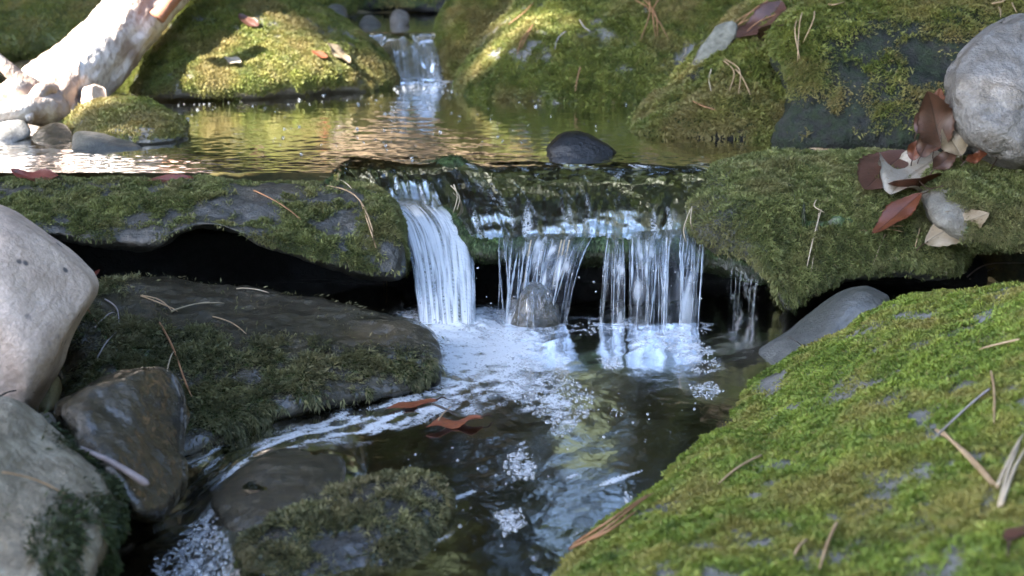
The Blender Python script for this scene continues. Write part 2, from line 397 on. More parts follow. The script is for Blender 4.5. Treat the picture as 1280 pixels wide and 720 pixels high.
rock('boulder', 'big pale pinkish boulder with dark specks beside the mossy ledge, bare and dry', M['pale'],
     boulder_geo([(-120, 330, 1.22), (-60, 245, 1.25), (0, 256, 1.26), (45, 282, 1.26), (90, 315, 1.25), (116, 342, 1.24), (121, 362, 1.23), (104, 392, 1.21), (84, 425, 1.19), (68, 462, 1.17), (48, 500, 1.15), (30, 520, 1.14), (-60, 530, 1.12), (-130, 450, 1.16)],
                 .11, .16, p=2.2, noise=((5, .010), (18, .003)), seed=12, facets=[(.92, .1, .25), (.95, -.75, .15), (.85, .2, -.5)], sharp=False),
     None)
rock('boulder', 'low dark wet boulder with a shiny brown top, mossy face and scattered pine needles', M['wetbrown'],
     boulder_geo([(72, 412, 1.36), (92, 372, 1.42), (130, 355, 1.48), (200, 350, 1.52), (300, 358, 1.53), (390, 372, 1.51), (460, 386, 1.47), (522, 404, 1.43), (552, 434, 1.39), (548, 474, 1.345),
                  (490, 500, 1.30), (400, 510, 1.26), (320, 535, 1.22), (250, 565, 1.17), (180, 580, 1.15), (110, 520, 1.20), (75, 470, 1.28)],
                 .052, .08, spine=((150, 440, 1.34), (478, 444, 1.39)), p=2.3, noise=((7, .010), (22, .005), (60, .0018)), seed=14, nth=300, nr=56),
     dict(mat=M['m_wet'], amt=.34, scale=22, soft=.2, dens=1.5e6, L=.0046, w=.0012, droop=1.0, lean=.5, stand=.5, seed=14, clump=.005, cscale=110, up=(-.6, .2),
          extra=lambda V, N, m: np.clip(m - .08, 0, 1) * (1 - .99 * sstep(1.345, 1.375, V[:, 1] + .16 * (V[:, 0] + .28) + .035 * fbm(V, 14, 3, 6)) * sstep(-.46, -.40, V[:, 0] + .03 * fbm(V, 20, 2, 61)))))
rock('stone', 'wet brown angular stone with a ridge, wedged between the speckled boulder and the lichen boulder', M['wetbrown'],
     boulder_geo([(66, 506, 1.10), (110, 480, 1.13), (160, 462, 1.15), (200, 460, 1.16), (222, 476, 1.15), (233, 510, 1.12), (230, 560, 1.07), (228, 605, 1.03), (200, 645, 1.00), (160, 640, 1.0), (110, 590, 1.03), (80, 545, 1.07)],
                 .075, .09, p=2.6, noise=((8, .006), (26, .005), (70, .0015)), seed=17, facets=[(.75, -.3, .2), (.86, -1.0, .1), (1.0, .5, -.45)], nth=240, ksm=.045),
     None, cat='stone')
rock('boulder', 'big lichen covered boulder with pale green blotches and a mossy foot at the water', M['lichen'],
     boulder_geo([(-120, 560, .96), (-50, 500, .99), (0, 496, 1.0), (40, 512, 1.01), (80, 545, 1.0), (115, 580, .98), (140, 615, .96), (150, 650, .93), (140, 690, .90), (110, 740, .86), (40, 780, .82), (-120, 780, .80)],
                 .085, .12, p=2.1, noise=((6, .010), (22, .006), (70, .0022)), seed=19, facets=[(.95, -.3, .25), (.95, .4, -.5)]),
     dict(mat=M['m_dark'], amt=.36, scale=14, dens=0.9e6, L=.005, w=.0014, droop=.7, seed=19, up=(-.4, .8),
          extra=lambda V, N, m: sstep(.085, .035, V[:, 2] + .03 * fbm(V, 16, 3, 7)) * sstep(.35, .6, .5 + fbm(V, 22, 3, 77)) * sstep(-.5, .2, N[:, 2] + .4)))
M['darkwet'] = rock_mat('dark_wet_stone', (.035, .035, .034), (.06, .06, .057), (.02, .02, .019), (.15, .3), 14, .5, under=(.022, .028, .012), wet=.8)
rock('boulder', 'sunken mossy stone breaking the surface in the stream, water running round it', M['darkwet'],
     boulder_geo([(296, 668, .965), (330, 640, .99), (380, 612, 1.02), (440, 592, 1.045), (500, 580, 1.06), (540, 582, 1.06), (556, 600, 1.04), (552, 640, 1.0), (535, 680, .965), (500, 715, .935), (420, 725, .92), (340, 710, .93)],
                 .035, .06, spine=((380, 660, .985), (490, 640, 1.0)), p=2.2, noise=((9, .007), (28, .004)), seed=23, nth=240),
     dict(mat=M['m_wet'], amt=.28, scale=26, dens=1.5e6, L=.0042, w=.0012, droop=.9, seed=23, clump=.004, up=(-.5, .4)), dz=-.012)
rock('stone', 'smooth olive stone under the fast water, streaked with white flow, beside the sunken mossy stone', M['wetbrown'],
     boulder_geo([(262, 610, 1.05), (290, 580, 1.09), (330, 552, 1.12), (380, 545, 1.14), (425, 556, 1.13), (430, 590, 1.08), (400, 625, 1.03), (340, 655, .99), (285, 650, 1.0)], .03, .05, p=2.2, noise=((9, .004), (28, .002)), seed=25),
     None, cat='stone', dz=-.010)
rock('stone', 'small ochre stone lying under clear water, in front of the low wet boulder', M['ochre'],
     boulder_geo([(346, 544, 1.245), (360, 530, 1.27), (385, 527, 1.275), (404, 535, 1.26), (405, 547, 1.24), (385, 553, 1.23), (360, 553, 1.23)], .018, .03, noise=((20, .003),), seed=27, nth=90, nr=20), None, cat='stone')
rock('stone', 'blue grey wet stone with a glossy edge, half hidden behind the bright mossy boulder', M['bluegrey'],
     boulder_geo([(930, 470, 1.42), (945, 437, 1.45), (985, 412, 1.47), (1020, 385, 1.48), (1050, 364, 1.48), (1080, 358, 1.47), (1102, 366, 1.46), (1112, 378, 1.45), (1110, 430, 1.42), (1060, 480, 1.38), (980, 500, 1.36)],
                 .05, .08, p=2.2, noise=((8, .004), (28, .002)), seed=29, facets=[(.8, -.3, -.2), (.95, .8, -.1)], nth=200), None, cat='stone')
rock('boulder', 'large bright green mossy boulder in the front corner with bare grey patches', M['mossbed'],
     boulder_geo([(905, 522, 1.285), (935, 496, 1.31), (985, 463, 1.33), (1050, 423, 1.34), (1110, 387, 1.33), (1190, 362, 1.30), (1280, 352, 1.24), (1420, 330, 1.15), (1560, 420, 1.0), (1600, 700, .72), (1500, 980, .50),
                  (1200, 1010, .52), (900, 960, .60), (720, 860, .72), (690, 760, .85), (735, 690, .94), (800, 635, 1.03), (850, 590, 1.10), (885, 545, 1.20)],
                 .10, .12, spine=((1060, 620, .98), (1330, 620, .90)), p=2.1, noise=((4.5, .020), (14, .006), (45, .002)), seed=33, nth=380, nr=80),
     dict(mat=M['m_front'], amt=.36, scale=24, dens=2.3e6, L=.0034, w=.0012, droop=.15, lean=.9, seed=33, clump=.004, cscale=80, up=(-.6, .2), soft=.24))
rock('stone', 'rounded dark stone standing in the falls with a skin of water over it', M['wetbrown'],
     boulder_geo([(638, 424, 1.545), (642, 388, 1.565), (650, 366, 1.57), (664, 353, 1.575), (680, 356, 1.575), (694, 374, 1.57), (704, 400, 1.56), (702, 426, 1.545)], .024, .035, noise=((14, .004), (40, .0015)), seed=35, nth=120, nr=30), None, cat='stone')
rock('stone', 'small dark pebble poking out of the water at the foot of the wet boulder', M['black'],
     boulder_geo([(520, 470, 1.36), (530, 455, 1.37), (546, 452, 1.37), (552, 466, 1.36), (548, 485, 1.33), (525, 485, 1.33)], .014, .02, noise=((24, .003),), seed=36, nth=80, nr=18), None, cat='pebble')
rock('stone', 'little brown pebble in the gap above the angular wet stone', M['ochre'],
     boulder_geo([(44, 508, 1.16), (52, 486, 1.19), (64, 468, 1.20), (76, 476, 1.20), (74, 500, 1.18), (60, 516, 1.15)], .02, .03, noise=((24, .003),), seed=37, nth=80, nr=18), None, cat='pebble')
rock('stone', 'tiny pale pebble between the lichen boulder and the angular wet stone', M['bluegrey'],
     boulder_geo([(44, 524, 1.04), (55, 516, 1.05), (66, 520, 1.05), (70, 534, 1.03), (56, 542, 1.02)], .01, .02, noise=((24, .002),), seed=38, nth=70, nr=16), None, cat='pebble')
rock('stone', 'brown stone under the rushing water at the pool outlet', M['wetbrown'],
     boulder_geo([(230, 560, 1.13), (250, 545, 1.15), (280, 545, 1.15), (290, 570, 1.12), (270, 600, 1.08), (240, 600, 1.08)], .02, .03, noise=((20, .003),), seed=39, nth=80, nr=18), None, cat='stone', dz=-.028)

rock('stone', 'added black backing that paints the shade in the hollow under the ledges', M['cave_shade'],  # added backing block; its black paints the shade of the hollow
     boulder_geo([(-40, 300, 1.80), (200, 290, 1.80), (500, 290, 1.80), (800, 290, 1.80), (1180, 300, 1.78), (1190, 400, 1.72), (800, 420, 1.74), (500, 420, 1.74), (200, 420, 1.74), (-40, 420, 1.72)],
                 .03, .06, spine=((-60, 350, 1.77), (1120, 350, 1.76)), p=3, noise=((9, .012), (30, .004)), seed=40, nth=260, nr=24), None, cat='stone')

# ------------------------------------------------------------------ boulders of the upper pool and beyond
LUSH = dict(mat=M['m_back'], dens=9e5, L=.0055, w=.0020, lean=.8, droop=.35, clump=.005, cscale=45, up=(-.8, .3), soft=.22)
rock('boulder', 'sunlit mossy boulder behind the pool, dry leaves on its side, next to the log', M['mossbed'],
     boulder_geo([(140, 118, 2.52), (165, 80, 2.56), (190, 45, 2.62), (220, 10, 2.70), (260, -15, 2.76), (320, -20, 2.80), (380, 5, 2.80), (430, 28, 2.80), (465, 50, 2.78), (486, 78, 2.74), (494, 102, 2.70), (470, 120, 2.62), (400, 122, 2.56), (300, 128, 2.48), (200, 128, 2.46)],
                 .13, .3, spine=((240, 65, 2.6), (390, 70, 2.66)), p=2.2, noise=((4, .02), (12, .007)), seed=41, nth=260, nr=50),
     dict(LUSH, amt=.50, scale=9, seed=41, clump=.003, L=.0045))
rock('boulder', 'large moss covered boulder behind the pool, hung with brown needles, right of the upper fall', M['mossbed'],
     boulder_geo([(574, 118, 2.56), (580, 80, 2.62), (596, 45, 2.68), (625, 10, 2.74), (660, -30, 2.8), (740, -60, 2.84), (850, -60, 2.8), (930, -30, 2.7), (950, 40, 2.6), (930, 100, 2.5), (900, 125, 2.44), (800, 130, 2.44), (700, 128, 2.46), (620, 128, 2.50)],
                 .15, .3, spine=((680, 50, 2.64), (850, 50, 2.62)), p=2.3, noise=((4, .022), (11, .010)), seed=43, nth=280, nr=54),
     dict(LUSH, amt=.47, scale=9, seed=43), dz=-.025)
rock('boulder', 'narrow mossy boulder squeezed beside the small upper fall', M['mossbed'],
     boulder_geo([(545, 62, 2.80), (552, 30, 2.84), (566, 5, 2.88), (590, -15, 2.9), (640, -20, 2.9), (650, 40, 2.85), (620, 95, 2.78), (585, 104, 2.74), (560, 96, 2.75)], .08, .15, noise=((6, .012), (16, .006)), seed=45, nth=160),
     dict(LUSH, amt=.85, scale=8, seed=45))
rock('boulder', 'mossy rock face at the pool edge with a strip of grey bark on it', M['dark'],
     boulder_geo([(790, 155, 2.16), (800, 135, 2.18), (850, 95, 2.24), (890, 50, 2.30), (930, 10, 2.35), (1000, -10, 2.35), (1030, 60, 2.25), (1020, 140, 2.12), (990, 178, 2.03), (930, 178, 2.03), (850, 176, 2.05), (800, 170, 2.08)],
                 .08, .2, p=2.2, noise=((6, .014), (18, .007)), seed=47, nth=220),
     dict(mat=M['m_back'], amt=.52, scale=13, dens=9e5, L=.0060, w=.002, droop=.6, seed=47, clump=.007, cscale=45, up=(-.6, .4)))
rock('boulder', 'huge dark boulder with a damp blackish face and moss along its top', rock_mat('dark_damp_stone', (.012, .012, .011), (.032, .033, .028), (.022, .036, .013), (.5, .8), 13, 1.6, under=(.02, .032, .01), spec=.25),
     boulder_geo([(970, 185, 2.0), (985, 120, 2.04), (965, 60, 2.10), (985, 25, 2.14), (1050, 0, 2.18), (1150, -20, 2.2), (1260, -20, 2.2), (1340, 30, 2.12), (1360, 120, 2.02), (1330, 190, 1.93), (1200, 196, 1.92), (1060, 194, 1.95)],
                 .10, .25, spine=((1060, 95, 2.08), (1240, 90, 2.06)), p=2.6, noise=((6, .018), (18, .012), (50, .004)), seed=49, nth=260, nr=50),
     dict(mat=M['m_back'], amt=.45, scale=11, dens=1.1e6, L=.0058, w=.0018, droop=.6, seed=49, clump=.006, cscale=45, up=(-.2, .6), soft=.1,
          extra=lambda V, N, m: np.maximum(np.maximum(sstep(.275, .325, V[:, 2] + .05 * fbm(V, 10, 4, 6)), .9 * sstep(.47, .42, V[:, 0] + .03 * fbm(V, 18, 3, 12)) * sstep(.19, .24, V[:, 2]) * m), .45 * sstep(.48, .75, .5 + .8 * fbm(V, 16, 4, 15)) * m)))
rock('boulder', 'smooth grey rounded boulder with faint cracks, resting on the ledge over brown leaves', M['grey'],
     boulder_geo([(1180, 110, 1.70), (1188, 82, 1.72), (1212, 50, 1.74), (1245, 26, 1.76), (1285, 18, 1.77), (1360, 40, 1.76), (1400, 120, 1.72), (1360, 200, 1.66), (1290, 214, 1.64), (1240, 204, 1.65), (1200, 178, 1.67), (1182, 145, 1.69)],
                 .10, .13, p=2.1, noise=((6, .006), (20, .0025)), seed=51, facets=[(.9, .3, .5), (.85, -.55, -.1)], nth=220, ridged=.012), None)
rock('stone', 'shiny black wet stone alone in the calm upper pool', M['black'],
     boulder_geo([(684, 190, 1.885), (690, 176, 1.90), (706, 166, 1.915), (728, 166, 1.915), (748, 174, 1.905), (766, 184, 1.895), (770, 194, 1.88), (745, 206, 1.86), (705, 206, 1.86)],
                 .035, .05, p=2.1, noise=((14, .004), (40, .001)), facets=[(.8, -.4, .1), (.95, .3, -.3)], seed=53, nth=120, nr=30), None, cat='stone')
rock('stone', 'small rounded stone with a mossy cap at the pool edge below the driftwood', M['mossbed'],
     boulder_geo([(80, 164, 2.09), (92, 146, 2.12), (118, 131, 2.15), (150, 126, 2.17), (188, 130, 2.16), (214, 146, 2.12), (232, 160, 2.06), (220, 178, 2.0), (150, 184, 1.98), (95, 178, 2.02)],
                 .07, .1, noise=((8, .006), (24, .004)), seed=55, nth=150, nr=34),
     dict(mat=M['m_back'], amt=.42, scale=18, dens=6e5, L=.0055, w=.0018, seed=55, up=(.1, .8)), cat='stone')
rock('stone', 'flat blue black wet stone at the waterline in front of the mossy capped stone', M['bluegrey'],
     boulder_geo([(90, 182, 1.93), (94, 166, 1.96), (120, 165, 1.965), (150, 172, 1.955), (175, 181, 1.935), (178, 190, 1.92), (130, 198, 1.90), (92, 196, 1.90)], .02, .04, noise=((14, .003),), seed=57, nth=100, nr=24), None, cat='stone')
rock('stone', 'brown pebble at the waterline between the driftwood and the flat wet stone', M['wetbrown'],
     boulder_geo([(38, 178, 2.0), (50, 162, 2.03), (68, 154, 2.05), (86, 160, 2.03), (92, 178, 1.99), (66, 186, 1.96)], .02, .04, noise=((16, .004),), seed=59, nth=90, nr=20), None, cat='pebble')
rock('stone', 'greyish pebble lying against the base of the driftwood log', M['mossbed'],
     boulder_geo([(-10, 170, 2.03), (-4, 152, 2.06), (14, 148, 2.07), (30, 152, 2.06), (38, 168, 2.03), (14, 180, 1.98)], .025, .04, noise=((16, .004),), seed=61, nth=90, nr=20), None, cat='pebble')
rock('stone', 'white sunlit block of stone in the gap under the driftwood log', M['pale'],
     boulder_geo([(100, 128, 2.20), (104, 110, 2.22), (118, 105, 2.23), (131, 110, 2.23), (134, 126, 2.21), (128, 138, 2.19), (106, 138, 2.19)], .03, .04, p=3, noise=((16, .003),), facets=[(.6, -.8, .1), (.8, .4, 0)], seed=63, nth=90, nr=20, sharp=True), None, cat='stone')
for i, (o, m, lab) in enumerate([
    ([(404, 24, 3.04), (410, 8, 3.08), (424, 5, 3.09), (434, 14, 3.07), (432, 28, 3.03), (414, 32, 3.0)], 'bluegrey', 'bluish pebble above the sunlit mossy boulder, by the upper water'),
    ([(448, 36, 2.98), (455, 22, 3.02), (466, 20, 3.03), (476, 30, 3.0), (472, 42, 2.95), (455, 44, 2.94)], 'bluegrey', 'smaller wet pebble in the upper water, lowest of the three above the fall'),
    ([(487, 29, 3.02), (491, 14, 3.06), (500, 11, 3.07), (510, 16, 3.06), (511, 30, 3.01), (498, 37, 2.98)], 'pale', 'pale upright pebble above the lip of the small upper fall')]):
    rock('stone', lab, M['bluegrey' if m == 'bluegrey' else 'grey'], boulder_geo(o, .03, .04, noise=((14, .004),), seed=65 + i, nth=80, nr=18), None, cat='pebble')
rock('boulder', 'dim olive boulder behind the driftwood log, mossy over its whole top', M['mossbed'],
     boulder_geo([(-160, 80, 3.0), (-140, 0, 3.1), (-60, -60, 3.2), (80, -70, 3.3), (240, -60, 3.3), (320, -10, 3.2), (300, 40, 3.1), (200, 80, 3.0), (60, 72, 2.95), (-20, 78, 2.95)], .15, .3, spine=((-20, 10, 3.1), (200, 0, 3.15)), noise=((4, .025), (12, .008)), seed=71, nth=220),
     dict(LUSH, amt=.85, scale=5, seed=71, dens=3e5))
rock('boulder', 'dark stone at the head of the stream, above the two wet pebbles', M['dark'],
     boulder_geo([(330, 20, 3.2), (350, -30, 3.3), (400, -40, 3.35), (440, -10, 3.3), (436, 20, 3.2), (380, 34, 3.1)], .1, .2, noise=((6, .02), (16, .006)), seed=73, nth=130), dict(LUSH, amt=.4, scale=7, seed=73, dens=3e5))
rock('boulder', 'long dark mossy rock across the top of the stream behind the pale pebble', M['dark'],
     boulder_geo([(420, 18, 3.5), (440, -30, 3.6), (520, -60, 3.7), (620, -60, 3.7), (680, -10, 3.5), (640, 20, 3.35), (560, 18, 3.35), (500, 14, 3.4)], .1, .25, spine=((480, -10, 3.5), (600, -15, 3.5)), noise=((6, .02), (16, .006)), seed=75, nth=150), dict(LUSH, amt=.22, scale=7, seed=75, dens=3e5))
rock('boulder', 'pale sunlit bank stone beyond the driftwood at the pool side', M['pale'],
     boulder_geo([(-200, 150, 2.2), (-190, 90, 2.3), (-120, 60, 2.4), (-60, 80, 2.4), (-20, 120, 2.3), (10, 160, 2.15), (-60, 180, 2.08), (-160, 180, 2.08)], .08, .15, noise=((6, .015), (20, .005)), seed=77, nth=120), None)
#--PART3--
# ------------------------------------------------------------------ ground: stream bed and banks
def spaced(a, b, lo, hi, n_in, n_out):
    m = np.linspace(lo, hi, n_in); l = lo - (lo - a) * (np.linspace(1, 0, n_out, endpoint=False) ** 2.2); r = hi + (b - hi) * (np.linspace(0, 1, n_out + 1)[1:] ** 2.2)
    return np.concatenate([l, m, r])
def bed_z(x, y):
    P = np.stack([x, y, x * 0], -1); n = fbm(P, 3, 4, 81); n2 = fbm(P, 14, 4, 82)
    z = -.085 + .02 * n + .02 * n2
    ys = 1.99 + .02 * n
    z = z + .125 * sstep(ys - .04, ys + .04, y)
    z = z + .125 * sstep(2.76, 2.90, y + .03 * n)
    z = z + .30 * np.clip(y - 3.15, 0, 40) ** 1.05 * (1 + .25 * n)
    yc = np.clip(y, .5, 3.2); d = np.abs(x); b0 = .37 * yc + np.where(x > 0, .05, .02 + .30 * sstep(1.5, 1.95, y)); bank = sstep(b0, b0 + .28, d + .05 * n + .03 * n2)
    z = z + bank * (.30 + .25 * np.clip(d - 1.2, 0, 30) * (1 + .2 * n)) * sstep(.2, 1.2, y + 1) 
    z = z - .35 * sstep(.85, .2, y) * (1 - bank)
    return z
gx = spaced(-45, 45, -1.6, 1.6, 240, 40); gy = spaced(-30, 60, .3, 3.6, 240, 40)
GX, GY = np.meshgrid(gx, gy); GZ = bed_z(GX, GY)
g = NT('stream_bed_soil'); p = g.pos()
n1 = g.noise(p, 3.5, 5, .6); n2 = g.noise(p, 22, 5, .65); n3 = g.noise(p, 90, 3)
c = g.mix(g.ramp(n1, [(.38, 0), (.62, 1)]), (.105, .082, .036), (.075, .075, .035))
c = g.mix(g.ramp(n2, [(.42, 0), (.62, .8)]), c, (.19, .13, .05))
c = g.mix(g.ramp(n3, [(.45, 0), (.65, .5)]), c, (.03, .026, .018))
zz = g.n('SeparateXYZ', {0: p}).outputs[2]
c = g.mix(g.ramp(g.math('ADD', zz, g.math('MULTIPLY', n2, .1)), [(.30, 0), (.42, 1)]), c, g.mix(g.ramp(n2, [(.4, 0), (.6, 1)]), (.05, .034, .018), (.10, .065, .03)))
b = g.n('BsdfPrincipled', {'Base Color': c, 'Roughness': .7, 'Normal': g.bump(n2, .7, .02)})
V = np.stack([GX, GY, GZ], -1).reshape(-1, 3); Q = grid_quads(*GX.shape)[:, ::-1]
tag(mesh_obj('stream_bed', V, Q, g.done(b)), kind='structure')
collide(V, quads_to_tris(Q))
BVH = BVHTree.FromPolygons([tuple(v) for v in np.concatenate(ALLV)], np.concatenate(ALLT).tolist())
def hit(px, py, zw=None):
    """the point of the scene seen at a pixel (rocks and ground), or of the water plane if nearer"""
    d = Vector(rays(px, py)).normalized(); o = Vector(CAM); h = BVH.ray_cast(o, d)
    P, N = h[0], h[1]
    if zw is not None:
        t = (zw - o.z) / d.z; W = o + d * t
        if P is None or (W - o).length < (P - o).length: return W, Vector((0, 0, 1))
    if N.dot(d) > 0: N = -N
    return P, N

# ------------------------------------------------------------------ water
M['pool'] = water_mat('upper_pool_water', (.80, .80, .62), .40, (.18, .15, .088), (38, .045), (130, .025), (.45, 1.4, 1), foamc=(.82, .84, .86))
M['slide'] = water_mat('sliding_water', (.80, .84, .78), .05, (.07, .075, .06), (50, .06), (170, .04), (1.6, .22, .3), (0, 0, R(-12)), foamc=(.8, .83, .87), rough=.10)
M['stream'] = water_mat('lower_stream_water', (.60, .64, .54), .48, (.068, .062, .049), (34, .08), (140, .03), (1, .8, 1), (0, 0, R(35)), foamc=(.8, .84, .88), rough=.10)
# upper pool and the film sliding over the ledge: one height field
ux = np.arange(-1.12, 1.02, .0026); uy = np.concatenate([np.arange(1.60, 1.86, .0022), np.arange(1.86, 3.35, .006)])
UX, UY = np.meshgrid(ux, uy); P0 = np.stack([UX, UY, UX * 0], -1)
lz = ledge_z(UX, UY, .45)
pool = ZP + .0005 * fbm(P0 * (1, 2.2, 1), 16, 3, 91) + .0006 * fbm(P0 * (1, 2, 1), 60, 2, 92)
s = (crestY(UX) - UY)
Pd = np.stack([UX + (UY - 1.7) * (.25 * (UX < 0) - .35 * sstep(.05, .2, UX)), UY * .16, UX * 0], -1)
film = lz + .0062 + .0006 * sstep(0, .04, s) * fbm(Pd, 40, 3, 93, True) + (.0003 + .0010 * sstep(.06, .15, s)) * fbm(Pd * (1, .6, 1), 120, 2, 94)
film = film - .011 * np.exp(-((UX + .078) / .022) ** 2 - ((UY - 1.795) / .030) ** 2)
cw = chute_w(UX, UY) * sstep(.0, .06, s)
film = film + cw * (.010 + .005 * fbm(Pd, 70, 3, 95))
k = sstep(.012, -.012, s)
zu = np.where(s < -.012, pool, film * (1 - k) + pool * k)
zu = np.where(s < 0, np.minimum(zu, ZP + .003), zu); zu = np.maximum(zu, np.where(s < -.02, ZP - .01, -1))
up2 = sstep(2.725, 2.80, UY + .03 * fbm(P0, 20, 2, 96)) * sstep(-.50, -.44, UX) * sstep(.12, .06, UX)
zu = zu + .085 * up2 + .006 * up2 * (1 - up2) * 4 * fbm(P0 * (1, .4, 1), 60, 3, 97)
upx, upy = to_px(np.stack([UX, UY, zu], -1))
fo = .10 * np.clip((up2 * (1 - up2) * 4), 0, 1) * sstep(.45, .75, .5 + fbm(P0 * (1, .3, 1), 55, 3, 98) + .12)
f2 = sstep(-14, 14, poly_sd(upx, upy, [(500, 104), (520, 96), (555, 92), (575, 100), (585, 112), (560, 120), (520, 116)]) ) * sstep(.42, .7, .5 + .6 * fbm(P0, 50, 3, 99)) * .8
f4 = .55 * sstep(.10, .17, s) * sstep(.55, .80, .5 + .6 * fbm(np.stack([UX, UY * .12, UX * 0], -1), 95, 3, 67)) * (np.abs(UX + .11) > .05)
flow_glint = .34 * sstep(.02, .05, s) * sstep(.54, .84, .5 + .65 * fbm(np.stack([UX + (UY - 1.7) * (.35 - .8 * sstep(.05, .2, UX)), UY * .10, UX * 0], -1), 110, 4, 69)) * sstep(-.6, .2, fbm(P0, 14, 2, 70)) * (UX > -.075)  # highlight streaks painted white along the flow of the slide
f3 = .5 * cw * sstep(.05, .10, s) * sstep(.48, .75, .5 + .55 * fbm(Pd, 80, 3, 66))
crest_glint = .55 * sstep(.0, .012, s) * sstep(.05, .02, s) * sstep(.58, .80, .5 + .7 * fbm(np.stack([UX + UY * .5, UY * .25, UX * 0], -1), 70, 2, 68)) * (UX > -.07)  # sky glints painted as white dashes along the crest
fo = np.maximum(np.maximum(fo, f2), np.maximum(np.maximum(np.maximum(f3 * .3, f4), crest_glint), flow_glint))  # painted glints share this channel with real froth
e = edgeY(UX); keep = (UX > -.225) & (UX < .335) & (UY > e - .004) | (UY > 1.735)
Q = grid_quads(*UX.shape)[:, ::-1]; cy = UY.ravel()[Q].mean(1)
ok = keep.ravel()[Q].all(1)
Vu = np.stack([UX, UY, zu], -1).reshape(-1, 3)
def submesh(V, Q, sel, *at):
    q = Q[sel]; u, inv = np.unique(q, return_inverse=True)
    return V[u], inv.reshape(q.shape), [a.ravel()[u] for a in at]
v_, q_, (f_,) = submesh(Vu, Q, ok & (cy >= 1.79), fo)
tag(mesh_obj('water_pool', v_, q_, M['pool'], attrs={'foam': f_}), kind='structure')
v_, q_, (f_,) = submesh(Vu, Q, ok & (cy < 1.79), fo)
tag(mesh_obj('water_slide', v_, q_, M['slide'], attrs={'foam': f_}), kind='structure')

# lower stream
def lower_drop(X, Y):
    px, py = to_px(np.stack([X, Y, X * 0], -1))
    d = poly_sd(px, py, [(-300, 620), (150, 600), (235, 565), (285, 600), (270, 660), (300, 730), (420, 900), (-300, 1000)])
    return -.024 * sstep(-40, 80, d), px, py
lx = np.arange(-.78, .62, .0026); ly = np.arange(.42, 1.76, .0026)
LX, LY = np.meshgrid(lx, ly); P0 = np.stack([LX, LY, LX * 0], -1)
dz, LPX, LPY = lower_drop(LX, LY)
ff = np.array((-.62, -.78)); fu = LX * ff[0] + LY * ff[1]; fv = LX * ff[1] - LY * ff[0]   # flow frame
PF = np.stack([fu * .35, fv, fu * 0], -1)
near = np.exp(-((LY - 1.53) / .10) ** 2) * sstep(-.2, -.1, LX) * sstep(.3, .2, LX)
rough = np.clip(1.0 * near + .9 * sstep(-.10, -.26, LX) * sstep(1.35, 1.2, LY) + 3.5 * (-dz / .024), 0, 3.5)
zl = dz + .0007 * fbm(P0, 12, 3, 101) + (.0002 + .0014 * rough) * fbm(PF, 34, 3, 102) + .0004 * rough * fbm(PF, 100, 2, 103)
SUB = [(300, 560, 300, .012), (345, 590, 60, .012)]
hump = sstep(-40, 35, poly_sd(LPX, LPY, [(262, 620), (290, 585), (330, 558), (380, 550), (420, 562), (425, 590), (390, 630), (330, 655)]))
zl = zl + .012 * hump + .010 * sstep(-20, 24, poly_sd(LPX, LPY, [(516, 414), (522, 396), (600, 394), (610, 410), (590, 424), (530, 428)])) * (.7 + .6 * fbm(P0, 60, 3, 107))
def fpoly(pts, a, b): return sstep(a, b, poly_sd(LPX, LPY, pts))
nz = .5 + .75 * fbm(P0, 55, 4, 104); nf = .5 + .8 * fbm(PF, 85, 3, 105); nfine = .5 + .8 * fbm(P0, 190, 2, 106)
core = fpoly([(505, 396), (560, 390), (640, 398), (692, 412), (676, 438), (700, 468), (742, 492), (738, 516), (702, 548), (678, 522), (640, 505), (600, 508), (555, 512), (520, 500), (548, 470), (552, 442), (528, 424)], -22, 26)
hot = fpoly([(505, 396), (600, 390), (665, 402), (668, 440), (650, 480), (600, 470), (560, 455)], -24, 30)
foam = np.clip(core * (.08 + .92 * sstep(.38, .70, .55 * nz + .45 * nf)) + 1.0 * hot * sstep(.0, .5, nz), 0, 1)
streak = fpoly([(400, 526), (440, 506), (520, 492), (590, 500), (600, 516), (520, 530), (470, 548), (400, 566), (330, 590), (280, 628), (258, 640), (275, 600), (330, 560)], -14, 16)
dash = fpoly([(500, 560), (620, 530), (760, 520), (850, 570), (760, 680), (640, 740), (520, 720), (540, 620)], -10, 30) * sstep(.80, .93, .5 + .8 * fbm(PF * (.8, 1, 1), 48, 2, 115)) * .75
foam = np.maximum(foam, streak * sstep(.28, .64, nf) * .95)
foam = np.maximum(foam, dash)
for pl in ([(636, 572), (655, 562), (670, 576), (666, 596), (645, 600)], [(615, 642), (650, 636), (658, 655), (630, 670)], [(862, 482), (890, 478), (904, 488), (890, 500), (866, 497)], [(746, 449), (770, 448), (780, 458), (760, 463)]):
    foam = np.maximum(foam, fpoly(pl, -5, 9) * sstep(.25, .6, nfine * .5 + nz * .5) * .75)
rp = fpoly([(780, 418), (850, 408), (892, 432), (902, 464), (872, 468), (842, 442), (800, 434)], -10, 12)
foam = np.maximum(foam, rp * sstep(.38, .66, nz * .6 + nf * .45) * .85)
rim = fpoly([(590, 402), (700, 400), (790, 398), (890, 404), (890, 416), (790, 414), (690, 416)], -8, 8)
foam = np.maximum(foam, rim * sstep(.46, .72, nz) * .6)
wl = fpoly([(150, 720), (200, 650), (240, 600), (285, 590), (290, 640), (300, 700), (290, 760), (150, 760)], -30, 40)
foam = np.maximum(foam, wl * sstep(.50, .80, .5 * nf + .5 * nz) * .65)
wl2 = fpoly([(225, 560), (270, 540), (330, 520), (345, 535), (290, 570), (245, 600)], -12, 12)
foam = np.maximum(foam, wl2 * sstep(.52, .80, nf) * .6)
Ql = grid_quads(*LX.shape)[:, ::-1]
Vl = np.stack([LX, LY, zl], -1).reshape(-1, 3)
